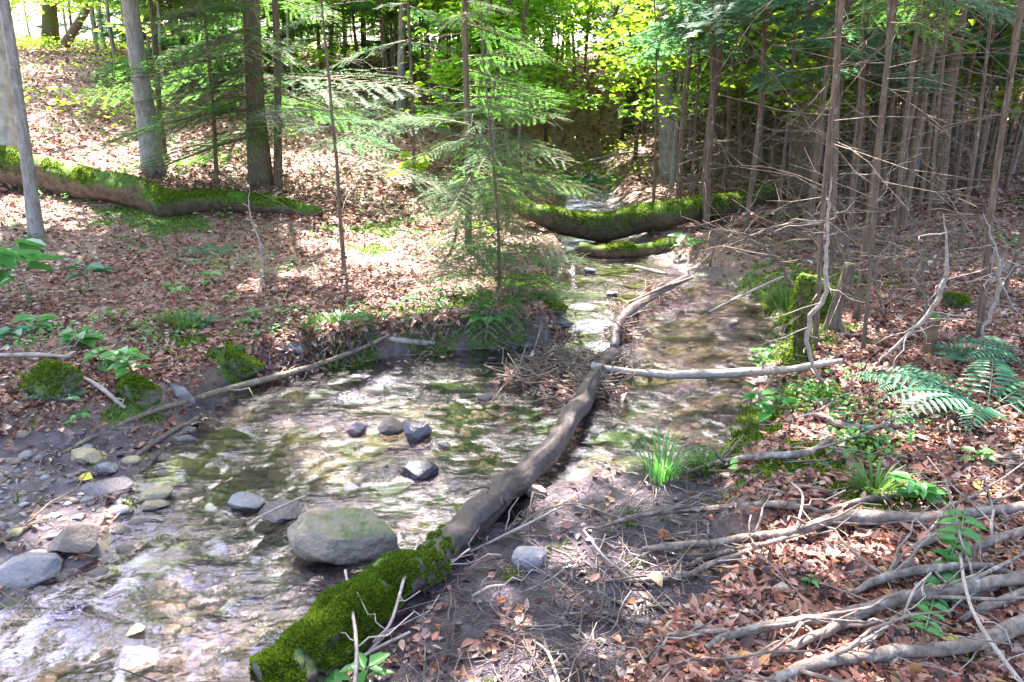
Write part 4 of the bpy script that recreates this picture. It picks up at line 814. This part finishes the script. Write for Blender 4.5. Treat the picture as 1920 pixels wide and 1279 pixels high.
def fern(label, px, py, Lpx, dirs, mt, seed, pin=8):
    b = at(px, py); d = np.linalg.norm(b - [0, 0, CAMZ]); u = d / F; r2 = np.random.default_rng(seed); root = empty('fern', b, label, 'fern')
    for a in dirs:
        L = Lpx * u * r2.uniform(.8, 1.1); a = R(a); q = np.linspace(0, 1, 14)[:, None]; e = np.array([math.cos(a), math.sin(a), 0])
        S = e * L * q + np.array([0, 0, 1.0]) * L * (.75 * q - .62 * q ** 2); mb = MB(); mb.add(*tube(np.c_[S, np.linspace(.003, .001, 14)], 4)[:2])
        t = np.linspace(.16, .985, pin * 2); P = np.stack([np.interp(t * 13, range(14), S[:, i]) for i in range(3)], 1); T = unit(np.gradient(P, axis=0)); sd = unit(np.cross(T, [0, 0, 1.0])); ll = L * .25 * np.sin(np.clip((1 - t) * 1.35 + .05, 0, 1.25) * 1.25)
        for sg in (-1, 1):
            nn = np.cross(sd, T); V, Q = leafset(P, sd * sg + T * .35 - nn * .12, nn, ll, np.minimum(ll * .3, L * .034), .2, .1); mb.add(V, Q)
        mb.build('frond', mt, root, smooth=False)
fern('largest blue-green fern, fronds spreading over the litter at the right edge', 1850, 775, 205, [185, 205, 230, 160, 20, -20, 60, 130], 'fern', 1)
fern('glossy fern with arching fronds left of the largest fern', 1700, 730, 100, [175, 150, 10, -20, 60, 215, -60], 'fern', 2)
fern('upright fern behind the largest fern near the right edge', 1815, 680, 70, [90, 60, 120, 20, 160, -30, 200], 'fern', 3)
fern('fern partly cut by the right edge above the largest fern', 1915, 680, 120, [170, 140, 200, 100, 20], 'fern', 4)
fern('small dull fern below the glossy fern', 1730, 800, 50, [180, 140, 20, -40, 230, 90], 'fern', 5)
fern('small fern growing beside the moss cushion on the left bank', 120, 750, 56, [20, -30, 160, 60, 200, 100], 'fern', 6)
fern('delicate fern drooping over the undercut bank below the bushy little fir', 915, 600, 66, [200, 240, 270, 300, 340, 20, 160], 'plant', 7)
fern('fern at the head of the stream beyond the bright mossy log', 1110, 350, 80, [200, 250, 300, 350, 150, 30, 90], 'fern', 8)
fern('low fern in the litter below the slimmer green log', 400, 480, 60, [180, 10, 60, 120, 220], 'fern', 9)
fern('spidery green fern above the dark mossy hummock stone', 375, 610, 50, [10, 60, 120, 180, 240, 300], 'fern', 10)
def vine(label, pts, lpx, mt, seed):
    P = pathpx([(a, b, 5, .06 + .04 * math.sin(k * 2)) for k, (a, b) in enumerate(pts)]); P[:, 3] = .003; C = cat(P, 5); root = empty('vine', C[0, :3], label, 'vine'); r2 = np.random.default_rng(seed)
    V, Q, T = tube(C, 5); mesh('stem', V - C[0, :3], [Q, T], mt, root)
    for k in range(2, len(C), 1):
        d = np.linalg.norm(C[k, :3] - [0, 0, CAMZ]); L = lpx * d / F * r2.uniform(.7, 1.1)
        for sg in (-1, 1):
            D = np.cross(unit(C[k, :3] - C[k - 1, :3]), [0, 0, 1]) * sg + rv(1, .25)[0]; V, Q = leafset([C[k, :3] - C[0, :3]], [D], np.array([[0, 0, 1.0]]) + rv(1, .2), [L], [L * .55], .3); mesh('leaf', V, [Q], mt, root)
vine('trailing vine with paired green leaves running down the right foreground', [(1810, 950), (1800, 1000), (1775, 1060), (1755, 1110), (1735, 1180)], 34, 'plant', 1)
def tuft(name, label, px, py, hpx, wpx, n, mt, seed, kind=None, cat_='grass'):
    b = at(px, py); d = np.linalg.norm(b - [0, 0, CAMZ]); u = d / F; H_ = hpx * u; W = wpx * u; r2 = np.random.default_rng(seed)
    ang = r2.uniform(0, 6.28, n); rr = r2.uniform(0, 1, n) ** .5; P = np.c_[np.cos(ang) * rr * W / 2, np.sin(ang) * rr * W / 2, np.zeros(n)]; P[:, 2] = gh(P[:, 0] + b[0], P[:, 1] + b[1]) - b[2] - .01
    P[:, 2] = np.maximum(P[:, 2], -b[2] - .03)
    q = np.linspace(0, 1, 5)[None, :, None]; lean = np.c_[np.cos(ang), np.sin(ang), np.zeros(n)] * r2.uniform(.2, .9, (n, 1)); hh = H_ * r2.uniform(.5, 1.1, (n, 1, 1))
    C = P[:, None] + lean[:, None] * hh * q ** 2 + np.array([0, 0, 1.0]) * hh * (q - .3 * q ** 3); side = np.c_[-np.sin(ang), np.cos(ang), np.zeros(n)][:, None] * np.array([.0030, .0028, .0024, .0016, .0003])[None, :, None] * (d / 4 + .4)
    V = np.stack([C - side, C + side], 2).reshape(-1, 3); k = np.arange(n)[:, None, None] * 10 + np.arange(4)[None, :, None] * 2; Q = (k + np.array([0, 1, 3, 2])).reshape(-1, 4)
    o = mesh(name, V, [Q], mt); o.location = tuple(b); tag(o, label, cat_, kind=kind)
tuft('grass_clump', 'upright green grass clump growing in the near end of the right pool', 1240, 895, 110, 70, 90, 'plant', 1)
tuft('grass_clump', 'grassy green overhang on the lip of the left bank beside the sunlit litter', 640, 625, 34, 120, 420, 'grass', 2)
tuft('grass_clump', 'fine grass hanging over the pool edge left of the green bank slope', 1330, 880, 40, 80, 260, 'grass', 3)
tuft('grass_clump', 'thin grass tussock on the mossy litter right of the curved branch', 1640, 930, 70, 60, 160, 'grass', 4)
tuft('grass_clump', 'fine drooping grass along the undercut bank under the bushy little fir', 800, 612, 20, 90, 200, 'grass', 5)
tuft('grass_clump', 'short grass at the right bank beside the far pool end', 1470, 570, 40, 60, 160, 'grass', 6)
tuft('grass_clump', 'short fine grass between the two middle mossy stones of the left bank', 345, 610, 34, 70, 200, 'grass', 7)
def fallen(label, px, py, lpx, mt, seed, up=.02, cat_='leaf'):
    b = at(px, py, up); d = np.linalg.norm(b - [0, 0, CAMZ]); L = lpx * d / F; r2 = np.random.default_rng(seed); a = r2.uniform(0, 6.28)
    V, Q = leafset([np.zeros(3)], [[math.cos(a), math.sin(a), .1]], [[0, -.3, 1.0]], [L], [L * .7], .2, .2); V = V - V.mean(0); o = mesh('fallen_leaf', V, [Q], mt); o.location = tuple(b); tag(o, label, cat_)
fallen('yellow leaf on the gravel above the long flat mauve stone', 158, 895, 28, 'yellow_leaf', 1)
fallen('bright yellow leaf on the ground below the leafy vine', 1778, 1195, 34, 'yellow_leaf', 2)
fallen('yellow-green leaf on the litter right of the bright green clump', 1845, 915, 44, 'yellow_leaf', 3)
fallen('orange leaf lying on the sunlit mud behind the longest branch', 1245, 1003, 36, 'red_leaf', 4)
fallen('tan leaf curled on the crooked branch in the mud', 1230, 1083, 40, 'cut', 5, .05)
fallen('yellow-brown leaf above the thick knotted branch', 1465, 1110, 50, 'cut', 6)
fallen('tan leaf floating on the water below the speckled ochre stone', 255, 1180, 30, 'cut', 7, .012)
fallen('orange-brown leaf in the corner litter by the branches at the right edge', 1860, 1225, 44, 'cut', 8)

# ------------------------------------------------------------------ litter, twigs, gravel, moss, seedlings of the floor
def fan(n, y0, y1, e=1.0):
    Y = y0 * (y1 / y0) ** (rng.uniform(0, 1, n) ** e); X = Y * rng.uniform(-.82, .82, n); return X, Y
LV = MB(); LW = MB()
for n, y0, y1, ln in ((110000, 1.6, 6, .026), (150000, 1.6, 9, .045), (90000, 8, 20, .065), (40000, 18, 40, .12)):
    X, Y = fan(n, y0, y1); d = bil(DD, X, Y); mu = bil(mudv, X, Y); ms = bil(mossw, X, Y)
    dens = np.where(d > .03, np.clip(1.03 - mu * .97 - ms * .8, 0, 1) ** 1.6 * np.clip(.25 + .9 * sstep(-.3, .15, fbm(X * 1.6, Y * 1.6, 3, 90)), 0, 1), .0)
    k = rng.uniform(0, 1, n) < dens; X, Y = X[k], Y[k]; n = len(X); Z = gh(X, Y) + rng.uniform(-.004, .018, n)
    V, Q = leafset(np.c_[X, Y, Z], rv(n) * [1, 1, .28], unit(np.array([0, 0, 1.0]) + rv(n, .38)), ln * rng.uniform(.5, 1.35, n), ln * rng.uniform(.3, .75, n), .12, .25, .1); LV.add(V, Q)
X, Y = fan(20000, 1.6, 9); d = bil(DD, X, Y); mu = bil(mudv, X, Y); k = (d > -.02) & (mu > .35) & (rng.uniform(0, 1, len(X)) < .10 + .4 * (fbm(X * 3, Y * 3, 3, 44) > .05)); X, Y = X[k], Y[k]; n = len(X)
V, Q = leafset(np.c_[X, Y, gh(X, Y) + .004], rv(n) * [1, 1, .15], unit(np.array([0, 0, 1.0]) + rv(n, .25)), .045 * rng.uniform(.4, 1.2, n), .025 * rng.uniform(.5, 1.2, n), .1, .2); LW.add(V, Q)
tag(LV.build('leaf_litter', 'litter', smooth=False), 'dry brown and pinkish beech leaves carpeting the banks', 'leaf litter', kind='stuff')
tag(LW.build('wet_leaf_litter', 'litter_wet', smooth=False), 'dark wet scraps of leaf lying on the mud', 'leaf litter', kind='stuff')
def minitwigs(name, X, Y, L, rad, mt, label, zf=None, tilt=.12):
    mb = MB(); r2 = np.random.default_rng(len(X))
    for x, y in zip(X, Y):
        a = r2.uniform(0, 6.28); l = L * r2.uniform(.3, 1.2); z = (gh(x, y) if zf is None else zf(x, y)) + .012; z = float(max(z, .004)) + r2.uniform(0, .02)
        q = np.linspace(-.5, .5, 5)[:, None]; dv = np.array([math.cos(a), math.sin(a), r2.normal(0, tilt)]); s = np.array([x, y, z]) + dv * l * q + r2.normal(0, .035, 3) * l * (q * 2) ** 2 + r2.normal(0, .02, (5, 3)) * l * [1, 1, .3]
        if zf is None: s[:, 2] = np.maximum(s[:, 2], gh(s[:, 0], s[:, 1]) + .004)
        rr = rad * r2.uniform(.5, 1.4); mb.add(*tube(np.c_[s, np.linspace(rr, rr * .5, 5)], 4, cap=False)[:2])
    tag(mb.build(name, mt), label, 'twigs', kind='stuff')
X, Y = fan(1900, 1.7, 10); k = (bil(DD, X, Y) > .02) & ((X > 0) | (rng.uniform(0, 1, len(X)) < .5)); minitwigs('twig_litter', X[k], Y[k], .26, .0028, 'twig', 'small dead twigs strewn over the litter and mud')
X, Y = fan(700, 1.7, 9); k = (bil(DD, X, Y) > .02) & (X > .1); minitwigs('twig_litter', X[k], Y[k], .24, .0024, 'twig_pale', 'small bleached twigs strewn over the right bank')
X, Y = fan(2600, 1.7, 3.6); k = (bil(DD, X, Y) > .04) & (bil(mudv, X, Y) > .5) & (X > -.3); minitwigs('twig_litter', X[k][:520], Y[k][:520], .15, .0022, 'log_wet', 'short dark wet twigs pressed into the mud')
P = []
for (c, rr_, hh_), n in zip(DAMW, (90, 150, 90, 70, 26, 26, 30, 4)): P.append(np.c_[rng.normal(c[0], rr_ * .6, n), rng.normal(c[1], rr_ * .6, n)])
P = np.vstack(P); minitwigs('twig_heap', P[:, 0], P[:, 1], .34, .004, 'twig', 'heap of tangled dead twigs and leaves jammed against the head of the diagonal log', zf=lambda x, y: max(float(gh(x, y)), 0) + rng.uniform(0, .05), tilt=.3)
minitwigs('twig_heap', P[::3, 0], P[::3, 1], .26, .0035, 'log_wet', 'dark wet twigs under the tangled heap at the head of the diagonal log', zf=lambda x, y: max(float(gh(x, y)), 0) + rng.uniform(0, .04), tilt=.3)
n = 700; i = rng.integers(len(P), size=n); X = P[i, 0] + rng.normal(0, .06, n); Y = P[i, 1] + rng.normal(0, .06, n); Z = np.maximum(gh(X, Y), 0) + rng.uniform(0, .05, n)
V, Q = leafset(np.c_[X, Y, Z], rv(n) * [1, 1, .6], rv(n), .05 * rng.uniform(.5, 1.2, n), .03, .2, .2); mb = MB(); mb.add(V, Q); tag(mb.build('heap_leaves', 'litter', smooth=False), 'dead leaves caught in the tangled twig heap', 'leaf litter', kind='stuff')
# twigs washed along the undercut bank
X = []; Y = []
for t in rng.uniform(0, 1, 150): 
    q = flat(np.interp(t, [0, .3, .6, 1], [560, 700, 880, 1060]) + rng.normal(0, 12), np.interp(t, [0, .3, .6, 1], [690, 668, 650, 640]) + rng.normal(0, 7)); X.append(q[0]); Y.append(q[1])
minitwigs('bank_twigs', np.array(X), np.array(Y), .34, .003, 'twig', 'twigs washed along the foot of the undercut bank', zf=lambda x, y: max(float(gh(x, y)), 0), tilt=.12)
mb = MB(); r2 = np.random.default_rng(77)
for t in r2.uniform(0, 1, 220):
    xx = [470, 600, 700, 880, 1060]; q = flat(np.interp(t, [0, .25, .5, .75, 1], xx), np.interp(t, [0, .25, .5, .75, 1], [725, 690, 668, 652, 640])); top = q + np.array([r2.normal(0, .06), r2.uniform(.04, .13), 0]); top[2] = float(gh(top[0], top[1])) + .012
    bot = np.array([top[0] + r2.normal(0, .09), q[1] + r2.uniform(-.06, .05), r2.uniform(0, .07)]); u_ = np.linspace(0, 1, 6)[:, None]; S_ = top * (1 - u_) + bot * u_ + r2.normal(0, .012, (6, 3)); S_[:, 1] -= .05 * np.sin(u_[:, 0] * 3.1); S_[:, 2] = np.maximum(S_[:, 2], gh(S_[:, 0], S_[:, 1]) + .004)
    r_ = r2.uniform(.0015, .005); mb.add(*tube(np.c_[S_, np.linspace(r_, r_ * .4, 6)], 4, cap=False)[:2])
tag(mb.build('bank_roots', 'log_wet'), 'fine dark roots hanging down the undercut left bank', 'roots', kind='stuff')
n = 1500; t = rng.uniform(0, 1, n); X = []; Y = []
for t_ in t:
    q = flat(np.interp(t_, [0, .25, .5, .75, 1], [470, 600, 700, 880, 1060]), np.interp(t_, [0, .25, .5, .75, 1], [725, 690, 668, 652, 640])); X.append(q[0] + rng.normal(0, .05)); Y.append(q[1] + rng.uniform(.03, .16))
X = np.array(X); Y = np.array(Y); V, Q = leafset(np.c_[X, Y, np.maximum(gh(X, Y), 0) + rng.uniform(.0, .03, n)], rv(n) * [1, 1, .7] - [0, .5, .4], rv(n, .5) + [0, -.5, .7], .05 * rng.uniform(.5, 1.2, n), .028, .2, .2); mb = MB(); mb.add(V, Q)
tag(mb.build('bank_leaves', 'litter', smooth=False), 'dead leaves sliding down the undercut left bank', 'leaf litter', kind='stuff')
def gravel(name, X, Y, S, mt, label, up=0.0):
    n = len(X); V0, T0 = IC2; nv = len(V0); sh = [rockshape(V0, 500 + k, 5, .15) for k in range(6)]; B = np.stack([sh[k] for k in rng.integers(6, size=n)]); a = rng.uniform(0, 6.28, n)
    sc3 = np.stack([S * rng.uniform(.8, 1.4, n), S * rng.uniform(.6, 1.1, n), S * rng.uniform(.3, .65, n)], 1); B = B * sc3[:, None]; c, s = np.cos(a)[:, None], np.sin(a)[:, None]
    B = np.stack([B[..., 0] * c - B[..., 1] * s, B[..., 0] * s + B[..., 1] * c, B[..., 2]], -1) + np.c_[X, Y, gh(X, Y) + up][:, None]
    T = (T0[None] + np.arange(n)[:, None, None] * nv).reshape(-1, 3); tag(mesh(name, B.reshape(-1, 3), [T], mt), label, 'gravel', kind='stuff')
for mt, sd, cnt, nm in (('rock_grey', 1, 1500, 'grey'), ('rock_brown', 2, 1300, 'brown'), ('rock_purple', 3, 1300, 'purplish'), ('rock_tan', 4, 500, 'tan')):
    X, Y = fan(cnt * 4, 1.7, 9); d = bil(DD, X, Y); bar = bil(LOW, X, Y) * (X < -.7); k = ((d < 0) & (rng.uniform(0, 1, len(X)) < .55)) | ((bar > .5) & (d > 0) & (rng.uniform(0, 1, len(X)) < .28)); X, Y = X[k][:cnt], Y[k][:cnt]
    gravel('gravel', X, Y, .011 + .028 * rng.uniform(0, 1, len(X)) ** 4, mt, 'small ' + nm + ' pebbles on the stream bed and gravel bar')
# pebbles of the shallows right of the cascade and by the heap
X = []; Y = []
for t in range(260):
    q = flat(rng.normal(960, 55), rng.normal(760, 35)); X.append(q[0]); Y.append(q[1])
gravel('gravel', np.array(X), np.array(Y), rng.uniform(.012, .032, 260), 'rock_brown', 'reddish brown pebbles in the shallows beside the tangled twig heap', .03)
mb = MB(); X, Y = fan(420000, 1.7, 11); ms = bil(mossw, X, Y); k = (rng.uniform(0, 1, len(X)) < ms * .9); X, Y = X[k], Y[k]; n = len(X)
V, Q = leafset(np.c_[X, Y, gh(X, Y) - .002], np.array([0, 0, 1.0]) + rv(n, .5), rv(n), .022 * rng.uniform(.5, 1.4, n), .009, .2); mb.add(V, Q); tag(mb.build('ground_moss', 'moss', smooth=False), 'green moss growing over the stream banks', 'moss', kind='stuff')
mb = MB(); X, Y = fan(6000, 2.5, 16); k = (bil(DD, X, Y) > .12) & (fbm(X * 1.3, Y * 1.3, 3, 120) > np.where(X > 0, .2, .07)) & (bil(mudv, X, Y) < .5); X, Y = X[k], Y[k]; C2 = np.c_[X, Y, gh(X, Y) + .05]; leafy(mb, C2, 5, .035, .035, np.random.default_rng(3), .5)
tag(mb.build('ground_cover', 'plant', smooth=False), 'tiny green seedlings sprouting through the leaf litter', 'ground cover', kind='stuff')
mb = MB(); Y = rng.uniform(11, 30, 1500); X = Y * rng.uniform(-.8, .45, 1500); k = fbm(X * .6, Y * .6, 3, 140) > .0; X, Y = X[k], Y[k]; C2 = np.c_[X, Y, gh(X, Y) + .18]; leafy(mb, C2, 16, .16, .085, np.random.default_rng(4), .45)
tag(mb.build('undergrowth', 'leaf_y', smooth=False), 'low yellow-green leafy undergrowth on the slope behind', 'undergrowth', kind='stuff')
